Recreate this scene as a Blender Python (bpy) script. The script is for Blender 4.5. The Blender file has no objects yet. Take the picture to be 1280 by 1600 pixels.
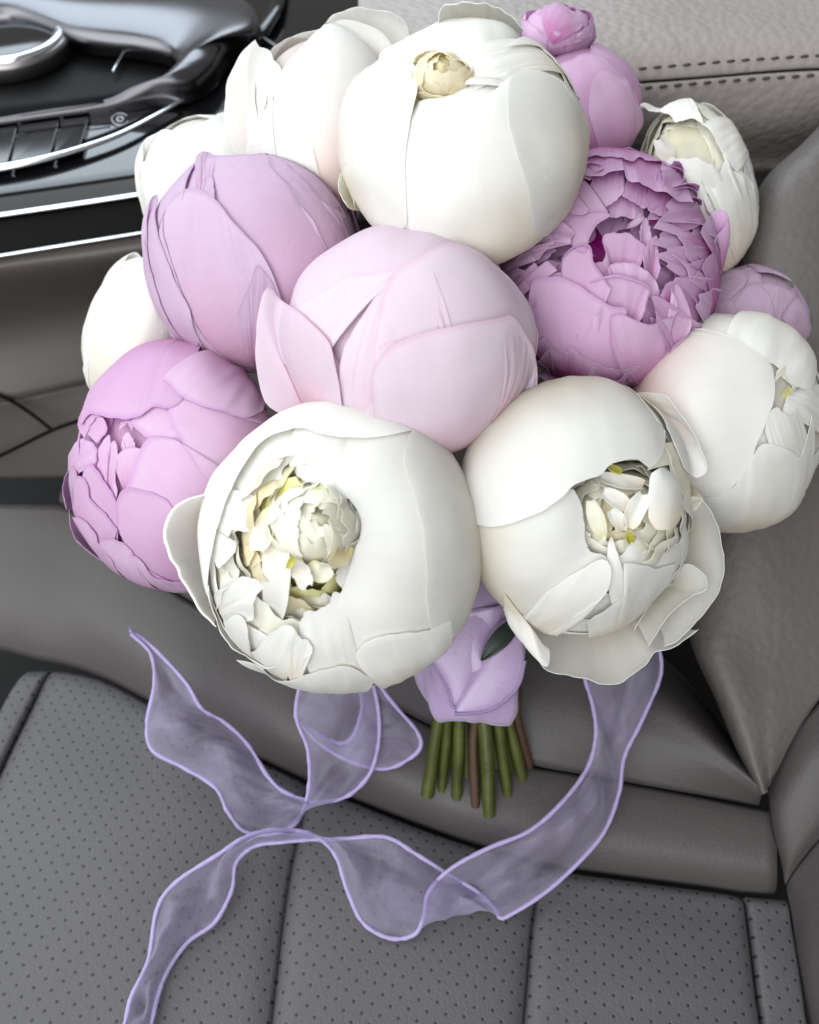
import bpy, math, random
import numpy as np
from mathutils import Vector, noise

random.seed(7)
RNG = np.random.default_rng(7)
scene = bpy.context.scene
COL = scene.collection
S = 0.01                      # everything below is written in centimetres

# ------------------------------------------------------------------ camera
PITCH = math.radians(52.0)
CAM_H = 38.0
FPX = 1372.0                  # focal length in pixels of the 1280 x 1600 photograph
CF = np.array([0, math.cos(PITCH), -math.sin(PITCH)])
CU = np.array([0, math.sin(PITCH), math.cos(PITCH)])
CR = np.array([1.0, 0, 0])
CP = np.array([0, 0, CAM_H])

cam_data = bpy.data.cameras.new("Camera")
cam = bpy.data.objects.new("Camera", cam_data)
COL.objects.link(cam)
cam.location = Vector(CP * S)
cam.rotation_euler = (math.pi / 2 - PITCH, 0, 0)
cam_data.sensor_fit = 'HORIZONTAL'
cam_data.sensor_width = 36.0
cam_data.lens = 36.0 * FPX / 1280.0
cam_data.clip_start = 0.01
cam_data.clip_end = 50.0
cam_data.dof.use_dof = True
cam_data.dof.focus_distance = 0.30
cam_data.dof.aperture_fstop = 13.0
scene.camera = cam

# ------------------------------------------------------------------ light (inside a car: windscreen and far window, plus two added fill lamps)
world = bpy.data.worlds.new("World")
scene.world = world
world.use_nodes = True
bg = world.node_tree.nodes["Background"]
bg.inputs[0].default_value = (1.0, 0.985, 0.97, 1)
bg.inputs[1].default_value = 0.27


def area(name, loc, target, sx, sy, power, color):
    d = bpy.data.lights.new(name, 'AREA')
    d.shape = 'RECTANGLE'
    d.size = sx
    d.size_y = sy
    d.energy = power
    d.color = color
    o = bpy.data.objects.new(name, d)
    COL.objects.link(o)
    o.location = loc
    v = Vector(target) - Vector(loc)
    o.rotation_euler = v.to_track_quat('-Z', 'Y').to_euler()
    return o


area("windscreen_light", (-0.80, 0.30, 0.70), (0.0, 0.22, 0.12), 1.0, 0.8, 5.0, (0.90, 0.96, 1.0))
area("far_window_light", (-0.35, 1.15, 0.80), (-0.2, 0.25, 0.38), 1.1, 0.54, 9.0, (0.78, 0.90, 1.0))
area("roof_fill_light", (-0.45, 0.02, 1.05), (0.0, 0.22, 0.1), 1.4, 1.1, 10.5, (0.94, 0.975, 1.0))  # overhead fill added to brighten the flower fronts, no known roof window
area("near_fill_light", (-0.30, -0.85, 0.80), (0.0, 0.22, 0.1), 1.5, 0.9, 14.5, (0.95, 0.98, 1.0))  # fill added on the camera side to lift shadows between blooms

scene.view_settings.view_transform = 'Standard'
scene.view_settings.look = 'None'
scene.view_settings.exposure = 0.0
scene.view_settings.gamma = 1.0
scene.cycles.use_denoising = True
scene.cycles.max_bounces = 9
scene.cycles.diffuse_bounces = 7
scene.cycles.glossy_bounces = 3
scene.cycles.transmission_bounces = 6
scene.cycles.transparent_max_bounces = 16


# ------------------------------------------------------------------ geometry helpers
def ray(px, py):
    return CF + CR * ((px - 640.0) / FPX) + CU * ((800.0 - py) / FPX)


def U(px, py, d):
    return CP + ray(px, py) * d


def UZ(px, py, z):
    r = ray(px, py)
    return CP + r * ((z - CAM_H) / r[2])


def nrm(v):
    v = np.asarray(v, float)
    return v / (np.linalg.norm(v) + 1e-12)


def spline(pts, n, closed=False):
    """Catmull-Rom through pts (any dimension), n samples even in arc length."""
    P = np.asarray(pts, float)
    if len(P) == 2:
        t = np.linspace(0, 1, n)[:, None]
        return P[0] * (1 - t) + P[1] * t
    Q = np.vstack([2 * P[0] - P[1], P, 2 * P[-1] - P[-2]])
    out = []
    for i in range(1, len(Q) - 2):
        p0, p1, p2, p3 = Q[i - 1], Q[i], Q[i + 1], Q[i + 2]
        t = np.linspace(0, 1, 17)[:-1][:, None]
        out.append(0.5 * ((2 * p1) + (-p0 + p2) * t + (2 * p0 - 5 * p1 + 4 * p2 - p3) * t ** 2 + (-p0 + 3 * p1 - 3 * p2 + p3) * t ** 3))
    C = np.vstack(out + [P[-1][None]])
    L = np.concatenate([[0], np.cumsum(np.linalg.norm(np.diff(C, axis=0), axis=1))])
    s = np.linspace(0, L[-1], n)
    return np.stack([np.interp(s, L, C[:, k]) for k in range(C.shape[1])], axis=1)


def grid_faces(nu, nv, flip=False, wrap=False):
    f = []
    for j in range(nv - 1):
        for i in range(nu if wrap else nu - 1):
            a = j * nu + i
            b = j * nu + (i + 1) % nu
            q = (a, b, b + nu, a + nu)
            f.append(q[::-1] if flip else q)
    return f


def mesh_obj(name, V, faces, mat, parent=None, uv=None, solid=None, smooth=True, loc=None, bevel=None, sub=0, sharp=False):
    """One mesh object; V in cm, world space."""
    V = np.asarray(V, float)
    if parent is not None:
        o0, q = np.zeros(3), parent
        while q is not None:
            o0 = o0 + np.array(q.location) / S
            q = q.parent
    elif loc is not None:
        o0 = np.asarray(loc, float)
    else:
        o0 = np.zeros(3)
    me = bpy.data.meshes.new(name)
    me.from_pydata(((V - o0) * S).tolist(), [], faces)
    if uv is not None:
        ul = me.uv_layers.new(name="UVMap")
        idx = np.empty(len(me.loops), dtype=np.int32)
        me.loops.foreach_get("vertex_index", idx)
        ul.data.foreach_set("uv", np.asarray(uv, dtype=np.float32)[idx].ravel())
    if smooth:
        me.polygons.foreach_set("use_smooth", [True] * len(me.polygons))
    if sharp:
        ne = len(me.edges)
        cnt = {}
        for f in faces:
            for q in range(len(f)):
                k = (min(f[q], f[q - 1]), max(f[q], f[q - 1]))
                cnt[k] = cnt.get(k, 0) + 1
        ev = np.empty(ne * 2, dtype=np.int32)
        me.edges.foreach_get("vertices", ev)
        ev = ev.reshape(-1, 2)
        flag = np.array([cnt.get((min(a, b), max(a, b)), 0) == 1 for a, b in ev.tolist()], dtype=bool)
        at = me.attributes.new("sharp_edge", 'BOOLEAN', 'EDGE')
        at.data.foreach_set("value", flag)
    me.materials.append(mat)
    o = bpy.data.objects.new(name, me)
    COL.objects.link(o)
    if parent is not None:
        o.parent = parent
    elif loc is not None:
        o.location = Vector(o0 * S)
    if bevel:
        m = o.modifiers.new("Bevel", 'BEVEL')
        m.width = bevel * S
        m.segments = 3
    if solid:
        m = o.modifiers.new("Solidify", 'SOLIDIFY')
        m.thickness = solid * S
        m.offset = -1
    if sub:
        m = o.modifiers.new("Subdivision", 'SUBSURF')
        m.levels = sub
        m.render_levels = sub
    return o


def thing(name, label, cat, loc, group=None):
    o = bpy.data.objects.new(name, None)
    o.empty_display_size = 0.01
    COL.objects.link(o)
    o.location = Vector(np.asarray(loc, float) * S)
    o['label'] = label
    o['category'] = cat
    if group:
        o['group'] = group
    return o


def tube(path, radius, seg=10, cap=True, squash=None):
    """Verts and faces of a tube along 3-D path, radius scalar or array."""
    P = np.asarray(path, float)
    n = len(P)
    R = np.full(n, radius) if np.isscalar(radius) else np.asarray(radius, float)
    T = np.gradient(P, axis=0)
    T /= np.linalg.norm(T, axis=1)[:, None] + 1e-12
    up = np.array([0.0, 0.0, 1.0])
    if abs(T[0] @ up) > 0.9:
        up = np.array([0.0, 1.0, 0.0])
    N = nrm(up - T[0] * (up @ T[0]))
    V, F = [], []
    for i in range(n):
        N = nrm(N - T[i] * (N @ T[i]))
        B = np.cross(T[i], N)
        for k in range(seg):
            a = 2 * math.pi * k / seg
            sx = 1.0 if squash is None else squash
            V.append(P[i] + R[i] * (math.cos(a) * N * sx + math.sin(a) * B))
    for i in range(n - 1):
        for k in range(seg):
            a, b = i * seg + k, i * seg + (k + 1) % seg
            F.append((a, b, b + seg, a + seg))
    if cap:
        m0 = len(V)
        V += V[:seg] + V[(n - 1) * seg:n * seg]
        F.append(tuple(m0 + k for k in range(seg))[::-1])
        F.append(tuple(m0 + seg + k for k in range(seg)))
    return np.array(V), F


def loft(curves, nu, nv, bulge=0.0, dip=None, dipw=0.06, up=(0, 0, 1), wrinkle=0.0, seed=0.0, par=False):
    """Surface through several 3-D polylines. bulge pillows it along `up`, dip sinks given edges ('u0','u1','v0','v1')."""
    rows = np.array([(spline_param if par else spline)(c, nu) for c in curves])          # k, nu, 3
    V = np.empty((nv, nu, 3))
    for i in range(nu):
        col = rows[:, i, :]
        V[:, i, :] = spline_param(col, nv)
    u = np.linspace(0, 1, nu)[None, :]
    v = np.linspace(0, 1, nv)[:, None]
    off = bulge * (np.sin(np.pi * u) ** 0.6) * (np.sin(np.pi * v) ** 0.6)
    if dip:
        for e, a in dip.items():
            x = {'u0': u, 'u1': 1 - u, 'v0': v, 'v1': 1 - v}[e] + 0 * u + 0 * v
            off = off - a * np.exp(-(x / dipw) ** 1.3)
    if wrinkle:
        for j in range(nv):
            for i in range(nu):
                p = V[j, i] * 0.16 + seed
                off[j, i] += wrinkle * noise.noise(Vector(p))
    V = V + off[:, :, None] * np.asarray(up, float)
    UVs = np.stack([np.broadcast_to(u, (nv, nu)), np.broadcast_to(v, (nv, nu))], -1).reshape(-1, 2)
    return V.reshape(-1, 3), grid_faces(nu, nv), UVs


def spline_param(P, n):
    """Catmull-Rom even in parameter (keeps rows aligned)."""
    P = np.asarray(P, float)
    m = len(P)
    if m == 2:
        t = np.linspace(0, 1, n)[:, None]
        return P[0] * (1 - t) + P[1] * t
    Q = np.vstack([2 * P[0] - P[1], P, 2 * P[-1] - P[-2]])
    out = np.empty((n, P.shape[1]))
    for k, x in enumerate(np.linspace(0, m - 1, n)):
        i = min(int(x), m - 2)
        t = x - i
        p0, p1, p2, p3 = Q[i], Q[i + 1], Q[i + 2], Q[i + 3]
        out[k] = 0.5 * ((2 * p1) + (-p0 + p2) * t + (2 * p0 - 5 * p1 + 4 * p2 - p3) * t * t + (-p0 + 3 * p1 - 3 * p2 + p3) * t ** 3)
    return out


def up_fix(V, F, toward):
    """Flip faces if the surface's mean normal points away from `toward`."""
    V = np.asarray(V)
    s = 0.0
    for f in F[:: max(1, len(F) // 60)]:
        a, b, c = V[f[0]], V[f[1]], V[f[2]]
        s += np.cross(b - a, c - a) @ (np.asarray(toward) - a)
    return F if s > 0 else [f[::-1] for f in F]


# ------------------------------------------------------------------ materials
def new_mat(name):
    m = bpy.data.materials.new(name)
    m.use_nodes = True
    nt = m.node_tree
    b = nt.nodes["Principled BSDF"]
    return m, nt, b


def N(nt, kind, **kw):
    n = nt.nodes.new(kind)
    for k, v in kw.items():
        setattr(n, k, v)
    return n


def mixrgb(nt, fac, a, b, blend='MIX'):
    n = N(nt, 'ShaderNodeMix', data_type='RGBA', blend_type=blend)
    for sock, v in ((n.inputs[0], fac), (n.inputs[6], a), (n.inputs[7], b)):
        if hasattr(v, 'is_linked') or isinstance(v, bpy.types.NodeSocket):
            nt.links.new(v, sock)
        elif isinstance(v, (int, float)):
            sock.default_value = v
        else:
            sock.default_value = (*v, 1)
    return n.outputs[2]


def petal_mat(name, rim, mid, base, sss=0.42, bump=0.05, spread=0.5, vein=0.10, end=0.8, rough=0.62, edge=None):
    """rim/mid/base pigment, with bounce and crevice tones painted in, along the petal (UV v: 0 rim, 1 base)."""
    m, nt, b = new_mat(name)
    L = nt.links
    uv = N(nt, 'ShaderNodeUVMap')
    sep = N(nt, 'ShaderNodeSeparateXYZ')
    L.new(uv.outputs[0], sep.inputs[0])
    oi = N(nt, 'ShaderNodeObjectInfo')
    # fine lengthwise veins
    mp = N(nt, 'ShaderNodeMapping')
    mp.inputs['Scale'].default_value = (46, 2.6, 1)
    L.new(uv.outputs[0], mp.inputs[0])
    off = N(nt, 'ShaderNodeCombineXYZ')
    mul = N(nt, 'ShaderNodeMath', operation='MULTIPLY')
    mul.inputs[1].default_value = 37.0
    L.new(oi.outputs['Random'], mul.inputs[0])
    L.new(mul.outputs[0], off.inputs[2])
    L.new(off.outputs[0], mp.inputs['Location'])
    nv = N(nt, 'ShaderNodeTexNoise', noise_dimensions='3D')
    nv.inputs['Scale'].default_value = 1.0
    nv.inputs['Detail'].default_value = 1.5
    nv.inputs['Distortion'].default_value = 0.25
    L.new(mp.outputs[0], nv.inputs['Vector'])
    # soft mottling
    geo = N(nt, 'ShaderNodeTexCoord')
    nm = N(nt, 'ShaderNodeTexNoise')
    nm.inputs['Scale'].default_value = 55.0
    nm.inputs['Detail'].default_value = 2.0
    L.new(geo.outputs['Object'], nm.inputs['Vector'])
    # position along the petal, pushed about by the mottling
    ma = N(nt, 'ShaderNodeMath', operation='MULTIPLY_ADD')
    L.new(nm.outputs[0], ma.inputs[0])
    ma.inputs[1].default_value = 0.34
    ad = N(nt, 'ShaderNodeMath', operation='SUBTRACT')
    L.new(sep.outputs[1], ad.inputs[0])
    ad.inputs[1].default_value = 0.17
    L.new(ad.outputs[0], ma.inputs[2])
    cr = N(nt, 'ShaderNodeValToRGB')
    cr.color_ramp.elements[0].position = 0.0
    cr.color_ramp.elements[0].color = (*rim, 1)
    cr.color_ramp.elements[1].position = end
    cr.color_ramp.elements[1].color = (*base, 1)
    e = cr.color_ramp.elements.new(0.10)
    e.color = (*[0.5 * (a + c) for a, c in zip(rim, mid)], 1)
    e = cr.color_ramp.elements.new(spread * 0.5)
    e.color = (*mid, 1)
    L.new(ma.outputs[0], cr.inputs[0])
    # veins darken a little, each petal its own shade
    dark = mixrgb(nt, vein, cr.outputs[0], [c * 0.72 for c in mid])
    vr = N(nt, 'ShaderNodeMapRange')
    vr.inputs[1].default_value = 0.42
    vr.inputs[2].default_value = 0.72
    L.new(nv.outputs[0], vr.inputs[0])
    c1 = mixrgb(nt, vr.outputs[0], cr.outputs[0], dark)
    if edge:
        em = N(nt, 'ShaderNodeMapRange', interpolation_type='SMOOTHSTEP')
        em.inputs[1].default_value = 0.0
        em.inputs[2].default_value = 0.03
        em.inputs[3].default_value = 0.75
        em.inputs[4].default_value = 0.0
        L.new(sep.outputs[1], em.inputs[0])
        c1 = mixrgb(nt, em.outputs[0], c1, edge)
    hsv = N(nt, 'ShaderNodeHueSaturation')
    pr = N(nt, 'ShaderNodeMapRange')
    pr.inputs[3].default_value = 0.93
    pr.inputs[4].default_value = 1.05
    L.new(oi.outputs['Random'], pr.inputs[0])
    L.new(pr.outputs[0], hsv.inputs['Value'])
    sr = N(nt, 'ShaderNodeMapRange')
    sr.inputs[3].default_value = 1.15
    sr.inputs[4].default_value = 0.88
    L.new(oi.outputs['Random'], sr.inputs[0])
    L.new(sr.outputs[0], hsv.inputs['Saturation'])
    L.new(c1, hsv.inputs['Color'])
    L.new(hsv.outputs[0], b.inputs['Base Color'])
    b.inputs['Roughness'].default_value = rough
    b.inputs['Specular IOR Level'].default_value = 0.28
    b.inputs['Sheen Weight'].default_value = 0.06
    tl = N(nt, 'ShaderNodeBsdfTranslucent')
    L.new(hsv.outputs[0], tl.inputs[0])
    mx = N(nt, 'ShaderNodeMixShader')
    mx.inputs[0].default_value = sss
    L.new(b.outputs[0], mx.inputs[1])
    L.new(tl.outputs[0], mx.inputs[2])
    L.new(mx.outputs[0], nt.nodes['Material Output'].inputs['Surface'])
    if bump > 0.1:
        nc = N(nt, 'ShaderNodeTexNoise')
        nc.inputs['Scale'].default_value = 150.0
        nc.inputs['Detail'].default_value = 2.0
        nc.inputs['Distortion'].default_value = 1.2
        L.new(geo.outputs['Object'], nc.inputs['Vector'])
        ad_ = N(nt, 'ShaderNodeMath', operation='MULTIPLY_ADD')
        L.new(nc.outputs[0], ad_.inputs[0])
        ad_.inputs[1].default_value = 1.4
        L.new(nv.outputs[0], ad_.inputs[2])
        bp = N(nt, 'ShaderNodeBump')
        bp.inputs['Strength'].default_value = bump * 2.0
        bp.inputs['Distance'].default_value = 0.0008
        L.new(ad_.outputs[0], bp.inputs['Height'])
        L.new(bp.outputs[0], b.inputs['Normal'])
    return m


def simple_mat(name, col, rough=0.5, metal=0.0, spec=0.5, noise_amt=0.0, noise_scale=40.0, bump=0.0, bump_scale=300.0, coat=0.0, aniso=None):
    m, nt, b = new_mat(name)
    L = nt.links
    b.inputs['Base Color'].default_value = (*col, 1)
    b.inputs['Roughness'].default_value = rough
    b.inputs['Metallic'].default_value = metal
    b.inputs['Specular IOR Level'].default_value = spec
    b.inputs['Coat Weight'].default_value = coat
    tc = N(nt, 'ShaderNodeTexCoord')
    if noise_amt:
        t = N(nt, 'ShaderNodeTexNoise')
        t.inputs['Scale'].default_value = noise_scale
        t.inputs['Detail'].default_value = 3
        L.new(tc.outputs['Object'], t.inputs['Vector'])
        c = mixrgb(nt, t.outputs[0], [x * (1 - noise_amt) for x in col], [min(1, x * (1 + noise_amt)) for x in col])
        L.new(c, b.inputs['Base Color'])
        r = N(nt, 'ShaderNodeMapRange')
        r.inputs[3].default_value = max(0.02, rough - 0.08)
        r.inputs[4].default_value = rough + 0.08
        L.new(t.outputs[0], r.inputs[0])
        L.new(r.outputs[0], b.inputs['Roughness'])
    if bump:
        t2 = N(nt, 'ShaderNodeTexNoise')
        t2.inputs['Scale'].default_value = bump_scale
        t2.inputs['Detail'].default_value = 3
        L.new(tc.outputs['Object'], t2.inputs['Vector'])
        bp = N(nt, 'ShaderNodeBump')
        bp.inputs['Strength'].default_value = bump
        bp.inputs['Distance'].default_value = 0.0005
        L.new(t2.outputs[0], bp.inputs['Height'])
        L.new(bp.outputs[0], b.inputs['Normal'])
    return m


def leather_mat(name, col, perforated=False, grain=0.5, grain_scale=420.0, rough=0.5, spacing=0.70, angle=7.0, hole=0.062):
    m, nt, b = new_mat(name)
    L = nt.links
    tc = N(nt, 'ShaderNodeTexCoord')
    geo = N(nt, 'ShaderNodeNewGeometry')
    t = N(nt, 'ShaderNodeTexNoise')
    t.inputs['Scale'].default_value = 14
    t.inputs['Detail'].default_value = 3
    L.new(geo.outputs['Position'], t.inputs['Vector'])
    c = mixrgb(nt, t.outputs[0], [x * 0.86 for x in col], [x * 1.13 for x in col])
    # pebble grain: cells with soft valleys
    dist = N(nt, 'ShaderNodeTexNoise')
    dist.inputs['Scale'].default_value = grain_scale * 0.7
    L.new(geo.outputs['Position'], dist.inputs['Vector'])
    vadd = N(nt, 'ShaderNodeVectorMath', operation='MULTIPLY_ADD')
    L.new(dist.outputs['Color'], vadd.inputs[0])
    vadd.inputs[1].default_value = (0.0016,) * 3
    L.new(geo.outputs['Position'], vadd.inputs[2])
    v = N(nt, 'ShaderNodeTexVoronoi', feature='F1')
    v.inputs['Scale'].default_value = grain_scale
    v.inputs['Randomness'].default_value = 1.0
    L.new(vadd.outputs[0], v.inputs['Vector'])
    inv = N(nt, 'ShaderNodeMath', operation='MULTIPLY')
    L.new(v.outputs['Distance'], inv.inputs[0])
    inv.inputs[1].default_value = -1.0
    n3 = N(nt, 'ShaderNodeTexNoise')
    n3.inputs['Scale'].default_value = 90
    n3.inputs['Detail'].default_value = 1
    L.new(geo.outputs['Position'], n3.inputs['Vector'])
    h = N(nt, 'ShaderNodeMath', operation='MULTIPLY_ADD')
    L.new(n3.outputs[0], h.inputs[0])
    h.inputs[1].default_value = 0.8
    L.new(inv.outputs[0], h.inputs[2])
    bp = N(nt, 'ShaderNodeBump')
    bp.inputs['Strength'].default_value = grain
    bp.inputs['Distance'].default_value = 0.0006
    L.new(h.outputs[0], bp.inputs['Height'])
    normal = bp.outputs[0]
    color = c
    if perforated:
        mp = N(nt, 'ShaderNodeMapping')
        mp.inputs['Rotation'].default_value = (0, 0, math.radians(angle))
        cellx, celly = spacing * S, spacing * S
        L.new(geo.outputs['Position'], mp.inputs[0])
        wob = N(nt, 'ShaderNodeVectorMath', operation='MULTIPLY')
        L.new(mp.outputs[0], wob.inputs[0])
        wob.inputs[1].default_value = (1 / cellx, 1 / celly, 0)
        ds = []
        for o in (0.0, 0.5):
            a = N(nt, 'ShaderNodeVectorMath', operation='ADD')
            L.new(wob.outputs[0], a.inputs[0])
            a.inputs[1].default_value = (o, o, 0)
            fr = N(nt, 'ShaderNodeVectorMath', operation='FRACTION')
            L.new(a.outputs[0], fr.inputs[0])
            sb = N(nt, 'ShaderNodeVectorMath', operation='SUBTRACT')
            L.new(fr.outputs[0], sb.inputs[0])
            sb.inputs[1].default_value = (0.5, 0.5, 0)
            sc = N(nt, 'ShaderNodeVectorMath', operation='MULTIPLY')
            L.new(sb.outputs[0], sc.inputs[0])
            sc.inputs[1].default_value = (spacing, spacing, 0)
            ln = N(nt, 'ShaderNodeVectorMath', operation='LENGTH')
            L.new(sc.outputs[0], ln.inputs[0])
            ds.append(ln.outputs['Value'])
        mn = N(nt, 'ShaderNodeMath', operation='MINIMUM')
        L.new(ds[0], mn.inputs[0])
        L.new(ds[1], mn.inputs[1])
        mr = N(nt, 'ShaderNodeMapRange', interpolation_type='SMOOTHSTEP')
        mr.inputs[1].default_value = hole * 0.72
        mr.inputs[2].default_value = hole * 1.15
        mr.inputs[3].default_value = 1.0
        mr.inputs[4].default_value = 0.0
        L.new(mn.outputs[0], mr.inputs[0])
        color = mixrgb(nt, mr.outputs[0], c, (0.022, 0.021, 0.022))
        dim = N(nt, 'ShaderNodeMapRange', interpolation_type='SMOOTHSTEP')
        dim.inputs[1].default_value = hole * 0.6
        dim.inputs[2].default_value = hole * 1.7
        dim.inputs[3].default_value = -1.0
        dim.inputs[4].default_value = 0.0
        L.new(mn.outputs[0], dim.inputs[0])
        bp2 = N(nt, 'ShaderNodeBump')
        bp2.inputs['Strength'].default_value = 0.3
        bp2.inputs['Distance'].default_value = 0.0007
        L.new(dim.outputs[0], bp2.inputs['Height'])
        L.new(normal, bp2.inputs['Normal'])
        normal = bp2.outputs[0]
    L.new(color, b.inputs['Base Color'])
    L.new(normal, b.inputs['Normal'])
    b.inputs['Roughness'].default_value = rough
    b.inputs['Specular IOR Level'].default_value = 0.35
    return m


def organza_mat(name):
    m, nt, b = new_mat(name)
    L = nt.links
    out = nt.nodes['Material Output']
    uv = N(nt, 'ShaderNodeUVMap')
    mp = N(nt, 'ShaderNodeMapping')
    mp.inputs['Scale'].default_value = (9, 2.2, 1)
    L.new(uv.outputs[0], mp.inputs[0])
    ns = N(nt, 'ShaderNodeTexNoise')
    ns.inputs['Scale'].default_value = 1.0
    ns.inputs['Detail'].default_value = 4
    ns.inputs['Distortion'].default_value = 0.6
    L.new(mp.outputs[0], ns.inputs['Vector'])
    # threads
    mp2 = N(nt, 'ShaderNodeMapping')
    mp2.inputs['Scale'].default_value = (900, 60, 1)
    L.new(uv.outputs[0], mp2.inputs[0])
    th = N(nt, 'ShaderNodeTexNoise')
    th.inputs['Scale'].default_value = 1.0
    L.new(mp2.outputs[0], th.inputs['Vector'])
    b.inputs['Base Color'].default_value = (0.55, 0.50, 0.68, 1)
    b.inputs['Roughness'].default_value = 0.30
    b.inputs['Sheen Weight'].default_value = 0.7
    b.inputs['Sheen Tint'].default_value = (0.75, 0.8, 1.0, 1)
    b.inputs['Specular IOR Level'].default_value = 0.6
    tl = N(nt, 'ShaderNodeBsdfTranslucent')
    tl.inputs[0].default_value = (0.56, 0.51, 0.69, 1)
    mx = N(nt, 'ShaderNodeMixShader')
    mx.inputs[0].default_value = 0.45
    L.new(b.outputs[0], mx.inputs[1])
    L.new(tl.outputs[0], mx.inputs[2])
    tr = N(nt, 'ShaderNodeBsdfTransparent')
    tr.inputs[0].default_value = (0.92, 0.90, 0.98, 1)
    lw = N(nt, 'ShaderNodeLayerWeight')
    lw.inputs[0].default_value = 0.35
    # cover: denser at a slant; noise patches stand in for pale sheen
    mr = N(nt, 'ShaderNodeMapRange')
    mr.inputs[1].default_value = 0.25
    mr.inputs[2].default_value = 0.75
    mr.inputs[3].default_value = 0.10
    mr.inputs[4].default_value = 0.54
    L.new(ns.outputs[0], mr.inputs[0])
    ad = N(nt, 'ShaderNodeMath', operation='MULTIPLY_ADD')
    L.new(lw.outputs['Facing'], ad.inputs[0])
    ad.inputs[1].default_value = 0.45
    L.new(mr.outputs[0], ad.inputs[2])
    ad2 = N(nt, 'ShaderNodeMath', operation='MULTIPLY_ADD', use_clamp=True)
    L.new(th.outputs[0], ad2.inputs[0])
    ad2.inputs[1].default_value = 0.22
    sub = N(nt, 'ShaderNodeMath', operation='SUBTRACT')
    L.new(ad.outputs[0], sub.inputs[0])
    sub.inputs[1].default_value = 0.11
    L.new(sub.outputs[0], ad2.inputs[2])
    mx2 = N(nt, 'ShaderNodeMixShader')
    L.new(ad2.outputs[0], mx2.inputs[0])
    L.new(tr.outputs[0], mx2.inputs[1])
    L.new(mx.outputs[0], mx2.inputs[2])
    L.new(mx2.outputs[0], out.inputs['Surface'])
    return m


M = {}
M['white'] = petal_mat('white_petal', (0.905, 0.90, 0.875), (0.90, 0.89, 0.845), (0.88, 0.79, 0.64), vein=0.05)  # cream base is part pigment, part warm bounce light painted in
M['white_blush'] = petal_mat('blush_white_petal', (0.905, 0.90, 0.875), (0.90, 0.88, 0.845), (0.88, 0.66, 0.60), vein=0.05)
M['ivory'] = petal_mat('ivory_petal', (0.90, 0.89, 0.82), (0.89, 0.87, 0.73), (0.80, 0.75, 0.36), spread=0.9, sss=0.42, vein=0.04)
M['cream'] = petal_mat('cream_petal', (0.90, 0.84, 0.66), (0.87, 0.79, 0.55), (0.74, 0.64, 0.28), sss=0.42, vein=0.05)
M['green'] = petal_mat('greenish_petal', (0.84, 0.82, 0.48), (0.76, 0.74, 0.22), (0.58, 0.56, 0.08), sss=0.42)
M['pale_pink'] = petal_mat('pale_pink_petal', (0.82, 0.715, 0.79), (0.81, 0.69, 0.775), (0.83, 0.57, 0.65), spread=0.7, edge=(0.77, 0.58, 0.68), vein=0.06)
M['lilac'] = petal_mat('lilac_petal', (0.71, 0.555, 0.70), (0.695, 0.52, 0.675), (0.68, 0.38, 0.54), bump=0.14, vein=0.12, edge=(0.58, 0.40, 0.59))
M['orchid'] = petal_mat('orchid_petal', (0.77, 0.565, 0.745), (0.755, 0.51, 0.715), (0.66, 0.28, 0.53), bump=0.09, vein=0.10, edge=(0.66, 0.40, 0.66))
M['mauve'] = petal_mat('mauve_petal', (0.74, 0.52, 0.72), (0.68, 0.39, 0.64), (0.46, 0.05, 0.30), bump=0.14, vein=0.14, spread=0.3, end=0.5)  # dark magenta base also paints in the shaded crevices between ruffles
M['stem'] = simple_mat('green_stem', (0.052, 0.062, 0.007), 0.42, noise_amt=0.75, noise_scale=90, bump=0.3, bump_scale=500)
M['stem_brown'] = simple_mat('brown_stem', (0.06, 0.03, 0.014), 0.6, noise_amt=0.5, noise_scale=70, bump=0.3, bump_scale=500)
M['leaf'] = simple_mat('dark_leaf', (0.018, 0.028, 0.022), 0.42, noise_amt=0.3, noise_scale=120)
M['satin'] = simple_mat('lavender_satin', (0.40, 0.29, 0.47), 0.28, spec=0.6, noise_amt=0.10, noise_scale=60, bump=0.15, bump_scale=900)
M['satin'].node_tree.nodes['Principled BSDF'].inputs['Sheen Weight'].default_value = 0.35
M['cord'] = simple_mat('lavender_cord', (0.35, 0.295, 0.50), 0.6, noise_amt=0.15, noise_scale=400, bump=0.5, bump_scale=1500)
M['hem'] = simple_mat('violet_hem', (0.26, 0.185, 0.34), 0.5, noise_amt=0.15, noise_scale=200)
M['organza'] = organza_mat('lavender_organza')
TAUPE = (0.071, 0.0635, 0.062)
M['leather'] = leather_mat('smooth_taupe_leather', TAUPE, grain=0.18, grain_scale=700)
M['leather_back'] = leather_mat('backrest_leather', (0.105, 0.093, 0.088), grain=0.5, grain_scale=260)
M['leather_grain'] = leather_mat('grained_taupe_leather', (0.30, 0.268, 0.252), grain=0.8, grain_scale=230, rough=0.46)
M['leather_perf'] = leather_mat('perforated_taupe_leather', (0.080, 0.0765, 0.081), perforated=True, grain=0.2, grain_scale=800)
M['side'] = leather_mat('console_side_trim', (0.10, 0.086, 0.079), grain=0.12, grain_scale=900, rough=0.5)
M['piano'] = simple_mat('piano_black', (0.004, 0.004, 0.005), 0.05, spec=0.55, noise_amt=0.2, noise_scale=8)
M['black'] = simple_mat('matt_black_plastic', (0.003, 0.003, 0.003), 0.5, spec=0.08, noise_amt=0.2)
M['carpet'] = simple_mat('black_carpet', (0.004, 0.004, 0.004), 0.95, noise_amt=0.4, noise_scale=300)
M['chrome'] = simple_mat('satin_chrome', (0.72, 0.74, 0.78), 0.16, metal=1.0, noise_amt=0.05)
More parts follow.
